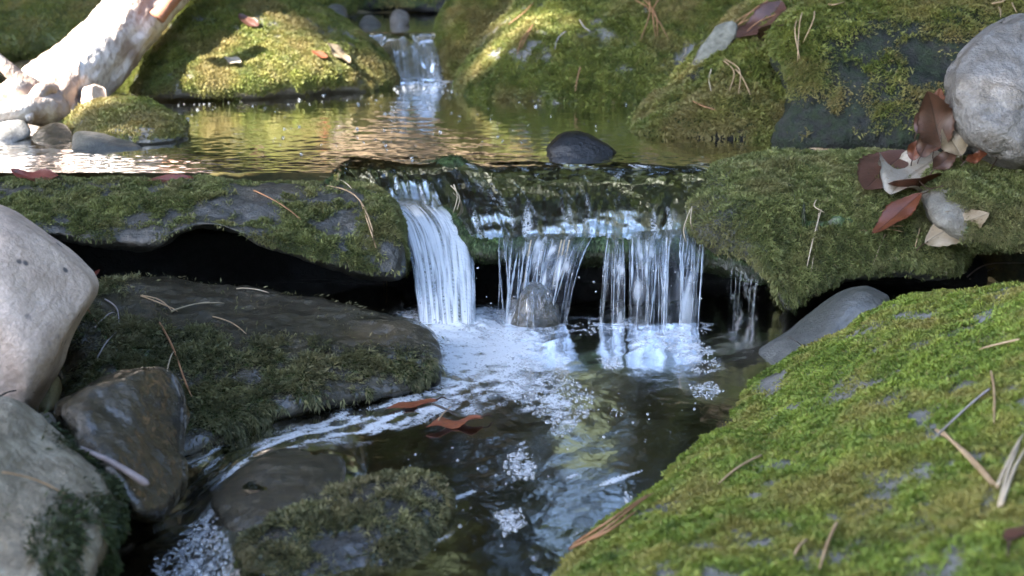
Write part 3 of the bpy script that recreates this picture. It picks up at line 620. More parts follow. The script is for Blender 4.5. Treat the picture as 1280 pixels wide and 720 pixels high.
tag(mesh_obj('water_stream', Vl, Ql, M['stream'], attrs={'foam': foam.ravel()}), kind='structure')
def stream_z(x, y):
    i = int(np.clip((y - ly[0]) / .0026, 0, len(ly) - 1)); j = int(np.clip((x - lx[0]) / .0026, 0, len(lx) - 1))
    return float(zl[i, j])

# foam bubbles: hundreds of small domes, nobody could count them
def dome(k=8, m=4):
    a = np.linspace(0, 2 * np.pi, k, endpoint=False); rows = []
    for j in range(m): 
        t = j / m * np.pi / 2; rows.append(np.stack([np.cos(a) * np.cos(t), np.sin(a) * np.cos(t), np.full(k, np.sin(t))], 1))
    V = np.vstack(rows + [np.array([[0, 0, 1.0]])]); T = quads_to_tris(grid_quads(m, k, True)).tolist()
    T += [[(m - 1) * k + i, (m - 1) * k + (i + 1) % k, m * k] for i in range(k)]
    return V, np.array(T)
DV, DT = dome()
def domes(P, rad):
    n = len(P); V = DV[None] * rad[:, None, None] * (1, 1, .85) + P[:, None]
    return V.reshape(-1, 3), (DT[None] + (np.arange(n) * len(DV))[:, None, None]).reshape(-1, 3)
g = NT('bubble_film'); fr = g.n('Fresnel', {'IOR': 1.45}).outputs[0]
tr = g.n('BsdfTransparent', {'Color': (.97, .98, 1)}); gl = g.n('BsdfGlossy', {'Roughness': .04}); di = g.n('BsdfDiffuse', {'Color': (.82, .85, .88)})
s1 = g.n('MixShader', {0: .24, 1: tr.outputs[0], 2: di.outputs[0]}); M['bubble'] = g.done(g.n('MixShader', {0: g.math('MULTIPLY', fr, 2.2, True), 1: s1.outputs[0], 2: gl.outputs[0]}))
def scatter_foam(polys, n, r0, r1, zfun, wfun=None):
    out = []
    for poly, num in zip(polys, n):
        poly = np.array(poly, float); lo, hi = poly.min(0), poly.max(0); c = 0
        while c < num:
            q = lo + (hi - lo) * rng.random((num * 3, 2)); q = q[poly_sd(q[:, 0], q[:, 1], poly) > 0]
            out.append(q[:num - c]); c += len(out[-1])
    q = np.concatenate(out); P = at_z(q[:, 0], q[:, 1], 0.0)
    return P
pb = [[(640, 440), (700, 462), (744, 492), (738, 518), (702, 548), (676, 524), (640, 500), (620, 470)], [(540, 400), (650, 402), (676, 436), (640, 500), (560, 500), (550, 450)],
      [(785, 422), (850, 412), (890, 434), (902, 464), (868, 466), (842, 442)], [(862, 480), (890, 476), (906, 488), (890, 500), (866, 498)], [(744, 448), (770, 447), (780, 458), (760, 464)],
      [(632, 568), (655, 560), (672, 575), (668, 598), (645, 602), (630, 588)], [(560, 414), (620, 408), (690, 414), (640, 430)], [(180, 720), (195, 672), (230, 642), (268, 645), (286, 680), (280, 730)],
      [(712, 590), (700, 520), (790, 480), (880, 500), (820, 560)], [(500, 560), (620, 540), (700, 600), (640, 700), (540, 690), (520, 600)], [(615, 640), (650, 634), (660, 655), (630, 672)], [(760, 510), (778, 508), (780, 520), (764, 522)],
      [(775, 620), (788, 612), (790, 628), (776, 636)], [(590, 400), (760, 404), (880, 408), (885, 418), (700, 420)]]
nb = [1000, 300, 380, 110, 90, 130, 150, 620, 26, 30, 110, 20, 20, 160]
P = scatter_foam(pb, nb, 0, 0, None)
P[:, 2] = [stream_z(x, y) for x, y in P[:, :2]]
rad = .0005 + .0013 * rng.random(len(P)) ** 3
st = sum(nb[:7]); rad[sum(nb[:5]):sum(nb[:6])] *= 1.2; rad[st:st + nb[7]] *= 1.4; P[st:st + nb[7], 2] += .012 * rng.random(nb[7])
BV, BT = domes(P, rad)
tag(mesh_obj('foam', BV, BT, M['bubble']), kind='stuff', label='white froth of tiny bubbles on the lower stream', cat='foam')
pu = [[(170, 110), (490, 104), (480, 130), (200, 140)], [(330, 130), (780, 125), (800, 165), (520, 200), (330, 190)], [(485, 98), (560, 94), (590, 112), (500, 122)], [(215, 140), (250, 145), (250, 162), (222, 160)], [(790, 150), (830, 152), (900, 160), (830, 166)]]
nu = [60, 70, 150, 14, 10]
P = scatter_foam(pu, nu, 0, 0, None); P = at_z(*to_px(P), ZP + .0005); rad = (.0009 + .0026 * rng.random(len(P)) ** 3)
BV, BT = domes(P, rad)
tag(mesh_obj('foam', BV, BT, M['bubble']), kind='stuff', label='scattered white bubbles drifting on the upper pool', cat='foam')

def spline(pts, n):
    P = np.asarray(pts, float); t = np.linspace(0, len(P) - 1, n); out = []
    for x in t:
        i = min(int(x), len(P) - 2); f = x - i
        a, b, c, d = P[max(i - 1, 0)], P[i], P[i + 1], P[min(i + 2, len(P) - 1)]
        out.append(.5 * ((2 * b) + (c - a) * f + (2 * a - 5 * b + 4 * c - d) * f * f + (3 * b - a - 3 * c + d) * f ** 3))
    return np.array(out)
# ------------------------------------------------------------------ falling water
g = NT('falling_water'); a = g.attr('foam'); w = g.attr('body')
nrm = g.bump(g.noise(g.scaled(1, 1, .12), 260, 3, .5), .8, .003)
fr = g.n('Fresnel', {'IOR': 1.333, 'Normal': nrm}).outputs[0]
tr = g.n('BsdfTransparent', {'Color': (.93, .95, .97)}); gl = g.n('BsdfGlossy', {'Roughness': .05, 'Normal': nrm})
clear = g.n('MixShader', {0: g.math('MULTIPLY', g.math('ADD', fr, .03), w, True), 1: tr.outputs[0], 2: gl.outputs[0]})
wd = g.n('BsdfPrincipled', {'Base Color': (.82, .85, .88), 'Roughness': .2, 'Normal': nrm}); tl = g.n('BsdfTranslucent', {'Color': (.82, .85, .88)})
wh = g.n('MixShader', {0: .35, 1: wd.outputs[0], 2: tl.outputs[0]})
M['fall'] = g.done(g.n('MixShader', {0: a, 1: clear.outputs[0], 2: wh.outputs[0]}))
def fall(label, lipL, lipR, footL, footR, seed, white=.6, thr=.45, strands=60, layers=2, srad=(.0004, .0013), lat=260, arc=.45, nu=150, nv=60, edge=.14, wstart=.0, gapf=70, gapb=.05, conv=0, LP=None, RP=None):
    VV, FF, AA, BB = [], [], [], []; off = 0; r = np.random.default_rng(seed)
    lipL, lipR, footL, footR = map(np.array, (lipL, lipR, footL, footR))
    W = np.linalg.norm(lipR - lipL)
    if LP is not None: LPs, RPs = spline(LP, 80), spline(RP, 80); ts = np.linspace(0, 1, 80)
    def path(u, v):
        if LP is not None:
            A = np.stack([np.interp(v, ts, LPs[:, j]) for j in range(3)], -1); B = np.stack([np.interp(v, ts, RPs[:, j]) for j in range(3)], -1)
            c = A + (B - A) * u[..., None]; c[..., 1] -= .012 * np.sin(np.pi * np.clip(u, 0, 1)); return c
        nn = max(2, round(W / .026)); u = u + .30 / nn * np.sin(2 * np.pi * nn * u + seed) * v * conv
        A = lipL + (lipR - lipL) * u[..., None]; B = footL + (footR - footL) * u[..., None]
        z = A[..., 2] + (B[..., 2] - A[..., 2]) * ((1 - arc) * v ** 2 + arc * v)
        xy = A[..., :2] + (B[..., :2] - A[..., :2]) * v[..., None]
        return np.concatenate([xy, z[..., None]], -1)
    W = np.linalg.norm(lipR - lipL)
    for l in range(layers):
        U, Vv = np.meshgrid(np.linspace(0, 1, nu), np.linspace(0, 1, nv)); P = path(U, Vv)
        Ps = np.stack([U * W, Vv * .022, U * 0 + l * 3.3 + seed], -1)
        rn = fbm(Ps, lat * .45, 3, seed, True); fn = fbm(Ps, lat, 3, seed + 5)
        P[..., 1] -= (.002 + .0035 * rn) * sstep(0, .2, Vv) + l * .004; P[..., 0] += .003 * fbm(Ps, lat * .5, 2, seed + 8) * Vv
        G = sstep(-.28, .12, fbm(np.stack([U * W, Vv * .02, U * 0 + seed * 1.7 + l], -1), gapf, 2, seed + 12) + gapb)
        A = white * G * sstep(thr, thr + .28, .5 + .5 * fn + .22 * rn + .10 * (Vv - .4)) * sstep(wstart - .05, wstart + .15, Vv)
        B = sstep(thr - .28, thr - .08, .5 + .4 * rn + .25 * fbm(Ps * (1, .5, 1), lat * .3, 2, seed + 2)) * (.15 + .85 * G)
        eo = .10 * fbm(np.stack([U * 0 + l, Vv * 1.5, U * 0 + seed], -1), 3, 3, seed) + .02
        ed = sstep(0, edge, U - eo) * sstep(1, 1 - edge, U + eo) * sstep(wstart - .1, wstart + .02, Vv + (wstart == 0))
        VV.append(P.reshape(-1, 3)); FF.append(grid_quads(nv, nu) + off); AA.append((A * ed).ravel()); BB.append((B * ed * .9).ravel()); off += nu * nv
    k = 5; nvs = 24
    for _ in range(strands):
        u0 = r.random(); v0, v1 = sorted(r.random(2)); v0 = v0 * .5 + wstart * .8; v1 = min(1, v0 + .25 + .8 * v1)
        v = np.linspace(v0, v1, nvs); u = u0 + .012 * np.sin(v * r.uniform(2, 7) + r.uniform(0, 6)) + r.normal() * .015 * v
        P = path(np.clip(u, -.02, 1.02), v); P[:, 1] -= r.uniform(-.002, .007) * v
        rad = r.uniform(*srad) * np.sin(np.linspace(.15, math.pi - .15, nvs)) * (1 + .4 * np.sin(v * r.uniform(20, 60)))
        ang = np.linspace(0, 2 * np.pi, k, endpoint=False)
        ring = P[:, None] + rad[:, None, None] * np.stack([np.cos(ang), np.sin(ang) * .8, ang * 0], -1)[None]
        VV.append(ring.reshape(-1, 3)); FF.append(grid_quads(nvs, k, True) + off); off += nvs * k
        AA.append(np.full(nvs * k, .05 + .75 * r.random() ** 2 * min(1, white * 1.3))); BB.append(np.full(nvs * k, 1.0))
    o = mesh_obj('waterfall', np.concatenate(VV), np.concatenate(FF), M['fall'], attrs={'foam': np.concatenate(AA), 'body': np.concatenate(BB)})
    return tag(o, label, 'waterfall', 'threads of the little cascade')
def Pt(px, py, Y): return at_y(px, py, Y)
CL = [Pt(*a) for a in ((452, 224, 1.80), (470, 243, 1.745), (498, 275, 1.69), (513, 320, 1.63), (521, 370, 1.575), (525, 422, 1.52))]
CR = [Pt(*a) for a in ((535, 222, 1.80), (558, 244, 1.745), (584, 276, 1.69), (592, 320, 1.63), (594, 368, 1.58), (596, 420, 1.525))]
fall('broad white chute of water between the left ledge and the dark gap', Pt(468, 238, 1.735), Pt(572, 250, 1.730), Pt(522, 420, 1.515), Pt(595, 416, 1.525), 3, white=.95, thr=.43, strands=130, layers=3, lat=175, arc=.42, edge=.08, wstart=.24, gapb=.3, LP=CL, RP=CR)
fall('wide glassy curtain of streaks pouring behind the rounded dark stone', Pt(624, 291, 1.632), Pt(752, 291, 1.630), Pt(621, 410, 1.550), Pt(708, 414, 1.543), 5, white=.8, thr=.58, strands=46, layers=2, lat=105, arc=.2, gapb=-.13, conv=1, srad=(.0004, .0016))
fall('thin forked thread of water in the middle of the dark hollow', Pt(755, 291, 1.63), Pt(781, 292, 1.63), Pt(745, 414, 1.543), Pt(778, 414, 1.543), 8, white=.6, thr=.6, conv=1, strands=16, layers=1, lat=220, nu=50, arc=.2, gapf=110, gapb=-.05)
fall('grey glassy curtain beside the mossy right ledge, falling to a foam patch', Pt(783, 290, 1.630), Pt(884, 284, 1.636), Pt(786, 414, 1.543), Pt(868, 416, 1.547), 9, white=.7, thr=.58, strands=46, layers=2, lat=105, arc=.2, gapb=-.09, conv=1, srad=(.0004, .0016))
fall('small distant fall at the back of the upper pool between mossy boulders', Pt(487, 48, 2.80), Pt(548, 46, 2.80), Pt(500, 104, 2.70), Pt(556, 98, 2.71), 12, white=.03, thr=.66, strands=10, layers=1, lat=120, srad=(.0008, .002), nu=80)
fall('few thin drips from the mossy lip right of the white chute', Pt(900, 318, 1.60), Pt(960, 345, 1.58), Pt(900, 400, 1.58), Pt(950, 402, 1.57), 15, white=.0, thr=.9, strands=7, layers=1, nu=20, srad=(.0003, .0007))
fall('skin of clear water draped over the rounded dark stone', Pt(648, 352, 1.548), Pt(692, 356, 1.548), Pt(636, 412, 1.520), Pt(710, 416, 1.518), 18, white=.02, thr=.7, strands=5, layers=1, arc=.9, nu=70)

# spray drops round the foot of the falls
n = 70; q = np.stack([rng.uniform(515, 880, n), rng.uniform(330, 405, n)], 1); P = at_y(q[:, 0], q[:, 1], 1.54 - .05 * rng.random(n))
rad = .0005 + .0011 * rng.random(n) ** 2; BV, BT = domes(P, rad); BV2 = BV.copy(); BV2[:, 2] = 2 * np.repeat(P[:, 2], len(DV)) - BV[:, 2]
tag(mesh_obj('spray', np.vstack([BV, BV2]), np.vstack([BT, BT[:, ::-1] + len(BV)]), M['bubble']), kind='stuff', label='fine drops of spray in front of the falling water', cat='spray')
#--PART4--
# ------------------------------------------------------------------ tubes: log, twigs, needles, trunks
def tube(path, rad, k=12, noise=0, nscale=20, seed=0, caps=True):
    P = np.asarray(path, float); n = len(P); rad = np.broadcast_to(np.asarray(rad, float), (n,))
    Tn = np.gradient(P, axis=0); Tn /= np.linalg.norm(Tn, axis=1)[:, None] + 1e-12
    ref = np.array((0, 0, 1.0)) if abs(Tn[:, 2]).mean() < .85 else np.array((1.0, 0, 0))
    S = np.cross(Tn, ref); S /= np.linalg.norm(S, axis=1)[:, None]; U = np.cross(S, Tn)
    a = np.linspace(0, 2 * np.pi, k, endpoint=False)
    D = S[:, None] * np.cos(a)[None, :, None] + U[:, None] * np.sin(a)[None, :, None]
    rr = np.repeat(rad[:, None], k, 1)
    if noise:
        Lc = np.concatenate([[0], np.cumsum(np.linalg.norm(np.diff(P, axis=0), axis=1))])
        Q = np.stack([np.repeat(np.cos(a)[None], n, 0) * rad.mean(), np.repeat(np.sin(a)[None], n, 0) * rad.mean(), np.repeat(Lc[:, None] * .25, k, 1)], -1)
        rr = rr * (1 + noise * fbm(Q, nscale, 4, seed) + .5 * noise * fbm(Q, nscale * 3, 3, seed + 1, True))
    V = (P[:, None] + D * rr[..., None]).reshape(-1, 3); Q = grid_quads(n, k, True); T = quads_to_tris(Q)
    if caps:
        V = np.vstack([V, P[:1], P[-1:]]); c = np.arange(k)
        T = np.vstack([T, np.stack([np.roll(c, -1), c, np.full(k, n * k)], 1), np.stack([c + (n - 1) * k, np.roll(c, -1) + (n - 1) * k, np.full(k, n * k + 1)], 1)])
    return V, T[:, ::-1]
def join(*parts):
    V, T, o = [], [], 0
    for v, t in parts: V.append(v); T.append(t + o); o += len(v)
    return np.concatenate(V), np.concatenate(T)

# driftwood log
g = NT('bleached_wood'); p = g.pos()
n1 = g.n('TexNoise', {'Vector': g.scaled(1.6, 1.0, 1.0, (0, R(-40), 0)), 'Scale': 30, 'Detail': 5}).outputs[0]; n2 = g.noise(p, 9, 4)
c = g.mix(g.ramp(n1, [(.35, 0), (.65, 1)]), (.55, .47, .41), (.66, .60, .55)); c = g.mix(g.ramp(n2, [(.47, 0), (.56, .85)]), c, (.20, .14, .11)); n3 = g.noise(g.scaled(1.5, 1, 1, (0, R(-40), 0)), 75, 4); c = g.mix(g.ramp(n3, [(.5, 0), (.66, .6)]), c, (.24, .17, .13))
M['wood'] = g.done(g.n('BsdfPrincipled', {'Base Color': c, 'Roughness': .75, 'Normal': g.bump(n1, .8, .012)}))
pts = [Pt(*a) for a in ((30, 165, 2.16), (62, 128, 2.24), (108, 84, 2.34), (158, 32, 2.44), (205, -30, 2.55), (250, -110, 2.68))]
lp = spline(pts, 90); rpx = np.interp(np.linspace(0, 1, 90), [0, .18, .4, .65, 1], [60, 48, 39, 36, 33]); lr = rpx / FPX * lp[:, 1]
log = empty('driftwood_log', tuple(pts[0]), 'thick bleached driftwood log leaning out of the pool, glaring white in the sun', 'log')
def under(o, root):
    o.parent = root; o.matrix_parent_inverse = Matrix.Translation(-root.location); return o
V, T = tube(lp, lr, 60, .22, 28, 5); under(mesh_obj('trunk', V, T, M['wood']), log)
for j, (pp, r0, r1) in enumerate([(((66, 128, 2.16), (30, 104, 2.14), (8, 84, 2.13), (-20, 58, 2.12)), 15, 5), (((56, 138, 2.15), (18, 112, 2.10), (-14, 134, 2.08)), 17, 6), (((70, 140, 2.14), (26, 136, 2.07), (-30, 150, 2.04)), 22, 9),
                                  (((100, 92, 2.25), (72, 92, 2.24), (40, 104, 2.2), (10, 130, 2.16)), 16, 8), (((70, 120, 2.2), (50, 116, 2.12), (34, 150, 2.06)), 14, 6)]):
    q = spline([Pt(*a) for a in pp], 26); rr = np.linspace(r0, r1, 26) / FPX * q[:, 1]
    V, T = tube(q, rr, 16, .25, 30, 20 + j); under(mesh_obj('root', V, T, M['wood']), log)
V, T = tube(spline([Pt(*a) for a in ((196, 22, 2.40), (208, 8, 2.41), (222, -6, 2.43), (236, -20, 2.45))], 20), np.linspace(10, 6, 20) / FPX * 2.4, 12, .3, 40, 33)
under(mesh_obj('branch_stub', V, T, simple_mat('red_bark', (.22, .09, .05), (.32, .14, .08), 40, .7)), log)

# ------------------------------------------------------------------ leaves
def leaf_mat(name, c1, c2, rough=.45, spots=(.05, .03, .02)):
    g = NT(name); u = g.attr('across'); v = g.attr('along'); p = g.n('TexCoord').outputs['Object']
    n1 = g.noise(p, 60, 4, .6)
    c = g.mix(g.ramp(n1, [(.35, 0), (.65, 1)]), c1, c2)
    vein = g.math('ABSOLUTE', g.math('SINE', g.math('ADD', g.math('MULTIPLY', v, 46.0), g.math('MULTIPLY', g.math('ABSOLUTE', u), -14.0))))
    vm = g.ramp(vein, [(.0, 1), (.12, 0)]); mid = g.ramp(g.math('ABSOLUTE', u), [(.03, 1), (.07, 0)])
    c = g.mix(g.math('MULTIPLY', g.math('MAXIMUM', vm, mid), .7), c, tuple(x * .55 for x in c1))
    c = g.mix(g.ramp(g.noise(p, 170, 3), [(.62, 0), (.7, .8)]), c, spots)
    h = g.math('SUBTRACT', g.math('MULTIPLY', n1, .4), g.math('MAXIMUM', vm, mid))
    b = g.n('BsdfPrincipled', {'Base Color': c, 'Roughness': rough, 'Normal': g.bump(h, .5, .0012)}); t = g.n('BsdfTranslucent', {'Color': c})
    return g.done(g.n('MixShader', {0: .2, 1: b.outputs[0], 2: t.outputs[0]}))
LM = {'brown': leaf_mat('leaf_brown', (0.079, 0.035, 0.024), (0.112, 0.051, 0.035), .35), 'cream': leaf_mat('leaf_cream', (0.332, 0.275, 0.204), (0.408, 0.357, 0.287), .5, (0.225, 0.150, 0.090)), 'rust': leaf_mat('leaf_rust', (0.102, 0.030, 0.012), (0.149, 0.046, 0.019), .35),
      'tan': leaf_mat('leaf_tan', (0.204, 0.150, 0.090), (0.288, 0.228, 0.150), .45, (0.150, 0.098, 0.060)), 'red': leaf_mat('leaf_red', (0.126, 0.027, 0.015), (0.178, 0.042, 0.027), .4), 'umber': leaf_mat('leaf_umber', (0.054, 0.025, 0.013), (0.090, 0.041, 0.023), .5), 'ochre': leaf_mat('leaf_ochre', (0.247, 0.150, 0.045), (0.315, 0.203, 0.068), .5),
      'orange': leaf_mat('leaf_orange', (0.203, 0.056, 0.022), (0.254, 0.084, 0.034), .5)}
def leaf(a, b, wid, mat, label, up=None, fold=.25, curl=.3, wav=.15, seed=0, lift=.003, zw=None, roll=0, group='fallen leaves by the stream', Y=None, sag=0, fwd=0):
    """a leaf lying from pixel a (stalk) to pixel b (tip), touching whatever is there; wid = breadth / length"""
    if Y is not None: A, B = Vector(at_y(*a, Y[0])), Vector(at_y(*b, Y[1])); N = Vector((0, -.5, .85))
    else:
        A, N1 = hit(*a, zw); B, N2 = hit(*b, zw); mid, N3 = hit((a[0] + b[0]) / 2, (a[1] + b[1]) / 2, zw); N = (N1 + N2 + N3 * 2).normalized()
    if up is not None: N = Vector(up)
    if fwd: A = A + (Vector(CAM) - A).normalized() * fwd; B = B + (Vector(CAM) - B).normalized() * fwd
    ax = B - A; L = ax.length; ax.normalize(); N = (N - ax * N.dot(ax)).normalized(); S = ax.cross(N)
    if roll: Rm = Matrix.Rotation(roll, 3, ax); N = Rm @ N; S = Rm @ S
    nu, nv = 13, 34; v = np.linspace(0, 1, nv); u = np.linspace(-1, 1, nu); r = random.Random(seed)
    hw = wid * L * .5 * (np.sin(np.pi * np.clip(v, 0, 1) ** .85) ** .8 * (1 + .05 * np.sin(v * 60 + seed)) + .004)
    VV = []; at1 = []; at2 = []; ph = r.uniform(0, 6)
    for i in range(nv):
        for j in range(nu):
            w = u[j] * hw[i]
            h = fold * abs(w) + curl * L * (v[i] - .5) ** 2 * .8 - curl * L * .1 + wav * abs(u[j]) ** 1.5 * hw[i] * math.sin(v[i] * 9 + ph + (2 if u[j] > 0 else 0)) - sag * L * math.sin(math.pi * v[i])
            bend = .06 * L * math.sin(v[i] * 3 + ph)
            q = Vector((0, 0, 0)) + ax * (v[i] * L) + S * (w + bend - .06 * L * math.sin(ph)) + N * (h + lift); VV.append(q); at1.append(u[j]); at2.append(v[i])
    V = np.array(VV); V2 = V - np.array(N) * .0004; nq = grid_quads(nv, nu)
    rimo = np.concatenate([np.arange(nu), np.arange(1, nv) * nu + nu - 1, (nv - 1) * nu + np.arange(nu - 2, -1, -1), np.arange(nv - 2, 0, -1) * nu]); m = nv * nu
    sidq = np.stack([rimo, np.roll(rimo, -1), np.roll(rimo, -1) + m, rimo + m], 1)
    o = mesh_obj('fallen_leaf', np.vstack([V, V2]), np.vstack([nq, nq[:, ::-1] + m, sidq]), LM[mat], attrs={'across': at1 * 2, 'along': at2 * 2})
    o.location = A; tag(o, label, 'leaf', group)
    # stalk
    sp = spline([tuple(-ax * .18 * L + S * .03 * L - N * .001), tuple(-ax * .08 * L + N * .002), tuple(ax * .05 * L + N * (curl * L * .09 + lift))], 8)
    V, T = tube(sp, .0008, 5); mesh_obj('stalk', V, T, LM['umber'], o)
    return o
leaf((1134, 197), (1068, 240), .46, 'brown', 'broad smooth brown leaf lying on green moss, left of the cream leaf', fold=.1, curl=.25, wav=.1, seed=1, lift=.006, fwd=.016)
leaf((1176, 198), (1122, 252), .62, 'cream', 'crinkled cream leaf draped over the edge of the bare pale patch', fold=.15, curl=.15, wav=.6, seed=2, lift=.004, up=(-.35, -.75, .45), fwd=.022)
leaf((1152, 246), (1082, 292), .34, 'rust', 'rust orange narrow leaf pointing down left on the moss, larger of the two', fold=.2, curl=.2, wav=.2, seed=3, lift=.004, fwd=.02)
leaf((1156, 240), (1112, 262), .36, 'rust', 'short rust orange leaf overlapping the top of the larger rust leaf', fold=.3, curl=.3, seed=4, lift=.006, fwd=.026)
leaf((1158, 304), (1236, 262), .48, 'tan', 'pale tan curled leaf hanging off the lip of the mossy slab', fold=-.4, curl=.5, wav=.5, seed=5, lift=.006, fwd=.02)
leaf((1178, 182), (1150, 116), .62, 'umber', 'upright curled brown leaf standing against the smooth grey boulder', Y=(1.66, 1.66), up=(-.35, -.9, .2), fold=.5, curl=.5, wav=.3, seed=6)
leaf((1168, 190), (1186, 112), .5, 'rust', 'reddish leaf standing behind the upright curled leaf, tight to the grey boulder', Y=(1.69, 1.70), up=(-.5, -.8, .2), fold=.4, curl=.4, wav=.3, seed=7)
leaf((1200, 196), (1182, 158), .8, 'tan', 'dull tan leaf wedged under the belly of the grey boulder', Y=(1.645, 1.66), up=(.1, -.9, .3), fold=.3, curl=.2, wav=.3, seed=8)
leaf((1150, 198), (1172, 168), .6, 'umber', 'dark torn leaf at the base of the upright curled leaf', Y=(1.66, 1.675), up=(-.2, -.8, .5), fold=.3, curl=.3, wav=.4, seed=9)
leaf((1240, 198), (1180, 196), .35, 'umber', 'dark brown leaf flattened beneath the grey boulder', fold=.2, seed=10, lift=.012)
leaf((1140, 202), (1150, 176), .6, 'rust', 'orange brown leaf crumpled at the water edge behind the broad brown leaf', Y=(1.70, 1.71), up=(-.1, -.7, .7), fold=.3, curl=.3, wav=.4, seed=11)
leaf((74, 226), (16, 216), .40, 'red', 'red leaf with an upturned end on top of the long mossy ledge', Y=(1.675, 1.69), up=(0, -.35, .9), fold=.3, curl=.5, wav=.3, seed=12, lift=.004)
leaf((265, 226), (160, 222), .13, 'red', 'thin strip of red leaf lying along the rim of the long mossy ledge', Y=(1.685, 1.69), up=(0, -.35, .9), fold=.2, curl=.15, wav=.5, seed=13, lift=.004)
leaf((112, 352), (128, 340), .45, 'red', 'tip of a red leaf poking from behind the pale speckled boulder', Y=(1.3, 1.3), fold=.2, seed=14)
leaf((434, 84), (404, 60), .5, 'tan', 'pale dry leaf on the shoulder of the sunlit mossy boulder', fold=.3, curl=.4, wav=.3, seed=15, lift=.01)
leaf((408, 76), (388, 66), .5, 'orange', 'small orange leaf next to the pale dry leaf on the sunlit mossy boulder', fold=.3, curl=.3, seed=16, lift=.008)
leaf((322, 38), (298, 22), .55, 'brown', 'dusky brown leaf high on the back of the sunlit mossy boulder', fold=.2, curl=.2, seed=17, lift=.008)
leaf((300, 84), (282, 76), .8, 'cream', 'little white leaf glaring in the sun patch of the mossy boulder', fold=.1, curl=.2, seed=18, lift=.008)
leaf((978, 12), (930, 60), .42, 'brown', 'dull brown leaf tangled in needles on the mossy rock face', fold=.3, curl=.3, wav=.3, seed=19, lift=.012)
leaf((972, 36), (950, 62), .4, 'umber', 'darker folded leaf beneath the needles on the mossy rock face', fold=.4, curl=.3, seed=20, lift=.006)
leaf((735, 588), (694, 596), .6, 'ochre', 'yellow brown leaf drifting just below the surface of the stream', zw=-.004, fold=.1, curl=.1, seed=21, lift=0)
leaf((604, 522), (535, 536), .34, 'orange', 'orange leaf swept under the frothing current', zw=.004, fold=.1, curl=.1, wav=.4, seed=22, lift=0)
leaf((548, 500), (486, 513), .3, 'orange', 'reddish leaf under water along the edge of the wet boulder', zw=.003, fold=.1, curl=.1, seed=23, lift=0)
leaf((1264, 690), (1300, 660), .5, 'brown', 'dull purple brown leaf in the corner of the bright mossy boulder', fold=.2, seed=24, lift=.006)
leaf((822, 542), (800, 548), .5, 'red', 'faint red leaf resting deep in the stream right of the froth', zw=-.02, fold=.1, curl=.1, seed=25, lift=0)
leaf((1166, 214), (1192, 186), .55, 'umber', 'dark curled leaf tucked between the cream leaf and the grey boulder', Y=(1.64, 1.655), up=(-.1, -.8, .6), fold=.5, curl=.4, wav=.5, seed=31)
leaf((1206, 204), (1236, 190), .4, 'rust', 'rust leaf edge showing under the grey boulder, right of the dull tan leaf', Y=(1.63, 1.64), up=(.1, -.6, .8), fold=.4, curl=.3, wav=.5, seed=32)
leaf((1146, 168), (1166, 132), .45, 'brown', 'thin brown leaf behind the upright curled leaf at the dark waterline', Y=(1.69, 1.70), up=(-.4, -.8, .3), fold=.5, curl=.4, wav=.4, seed=33)
# strip of bark
A, N = hit(898, 66); o = None
a_, b_ = hit(872, 92)[0], hit(924, 42)[0]
pp = spline([np.array(a_) + np.array(N) * .008, (np.array(a_) + np.array(b_)) / 2 + np.array(N) * .012, np.array(b_) + np.array(N) * .010], 24)
V, T = tube(pp, np.interp(np.linspace(0, 1, 24), [0, .12, .8, 1], [.006, .016, .017, .007]), 16, .45, 40, 3); V0 = np.array(A)
n_ = np.array(N) * .5 + (CAM - V0) / np.linalg.norm(CAM - V0); n_ /= np.linalg.norm(n_); dd = (V - V0) @ n_; V = V - .8 * np.outer(dd - dd.mean(), n_)
tag(mesh_obj('bark_strip', V, T, simple_mat('grey_bark', (.08, .078, .06), (.17, .165, .135), 90, .85, 1)), 'flat strip of grey weathered bark on the mossy rock face', 'bark')

# ------------------------------------------------------------------ pine needles and twigs
NM = {'tan': simple_mat('needle_tan', (.30, .19, .10), (.42, .29, .17), 60, .55), 'rust': simple_mat('needle_rust', (.24, .11, .05), (.33, .17, .08), 60, .55), 'pale': simple_mat('needle_pale', (.34, .26, .17), (.46, .38, .27), 60, .55), 'dark': simple_mat('twig_dark', (.03, .025, .02), (.07, .055, .045), 60, .6), 'grey': simple_mat('twig_grey', (.26, .22, .21), (.36, .31, .30), 40, .6)}
def strand(pts, r, zw=None, lift=.002, bow=0, n=14, drop=0):
    P = np.array([np.array(hit(x, y, zw)[0]) + np.array(hit(x, y, zw)[1]) * lift for x, y in pts])
    q = spline(P, n)
    # stay out of the stone: lift points that the surface covers
    q = q + np.array((0, -.3, 1)) * (bow * np.sin(np.linspace(0, math.pi, n)))[:, None]
    return q, np.interp(np.linspace(0, 1, n), [0, .1, .8, 1], [r, r, r * .8, r * .25])
def needle(ends, label, mat='tan', r=.0008, base=None, group='pine needles', zw=None, lift=.002, name='pine_needle', cat='pine needle', bow=.002, Y=None):
    """one dropped cluster: needles that spread from a common base"""
    parts = []
    for k, e in enumerate(ends):
        pts = [base] + list(e) if base else list(e)
        if Y: q = spline([at_y(x, y, Y) for x, y in pts], 14); rr = np.full(14, r)
        else: q, rr = strand(pts, r, zw, lift + .0006 * k, bow)
        parts.append(tube(q, rr, 5))
    V, T = join(*parts); c = V[0].copy(); o = mesh_obj(name, V - c, T, NM[mat]); o.location = c
    return tag(o, label, cat, group)
needle([[(176, 372), (212, 388), (222, 392)], [(176, 372), (200, 380), (216, 393)]], 'tan pair of needles on top of the wet boulder, beside the pale pair', 'tan')
needle([[(214, 392), (245, 384), (280, 381)], [(214, 392), (240, 386), (262, 380)]], 'pale flat pair of needles pointing right on the wet boulder top', 'pale')
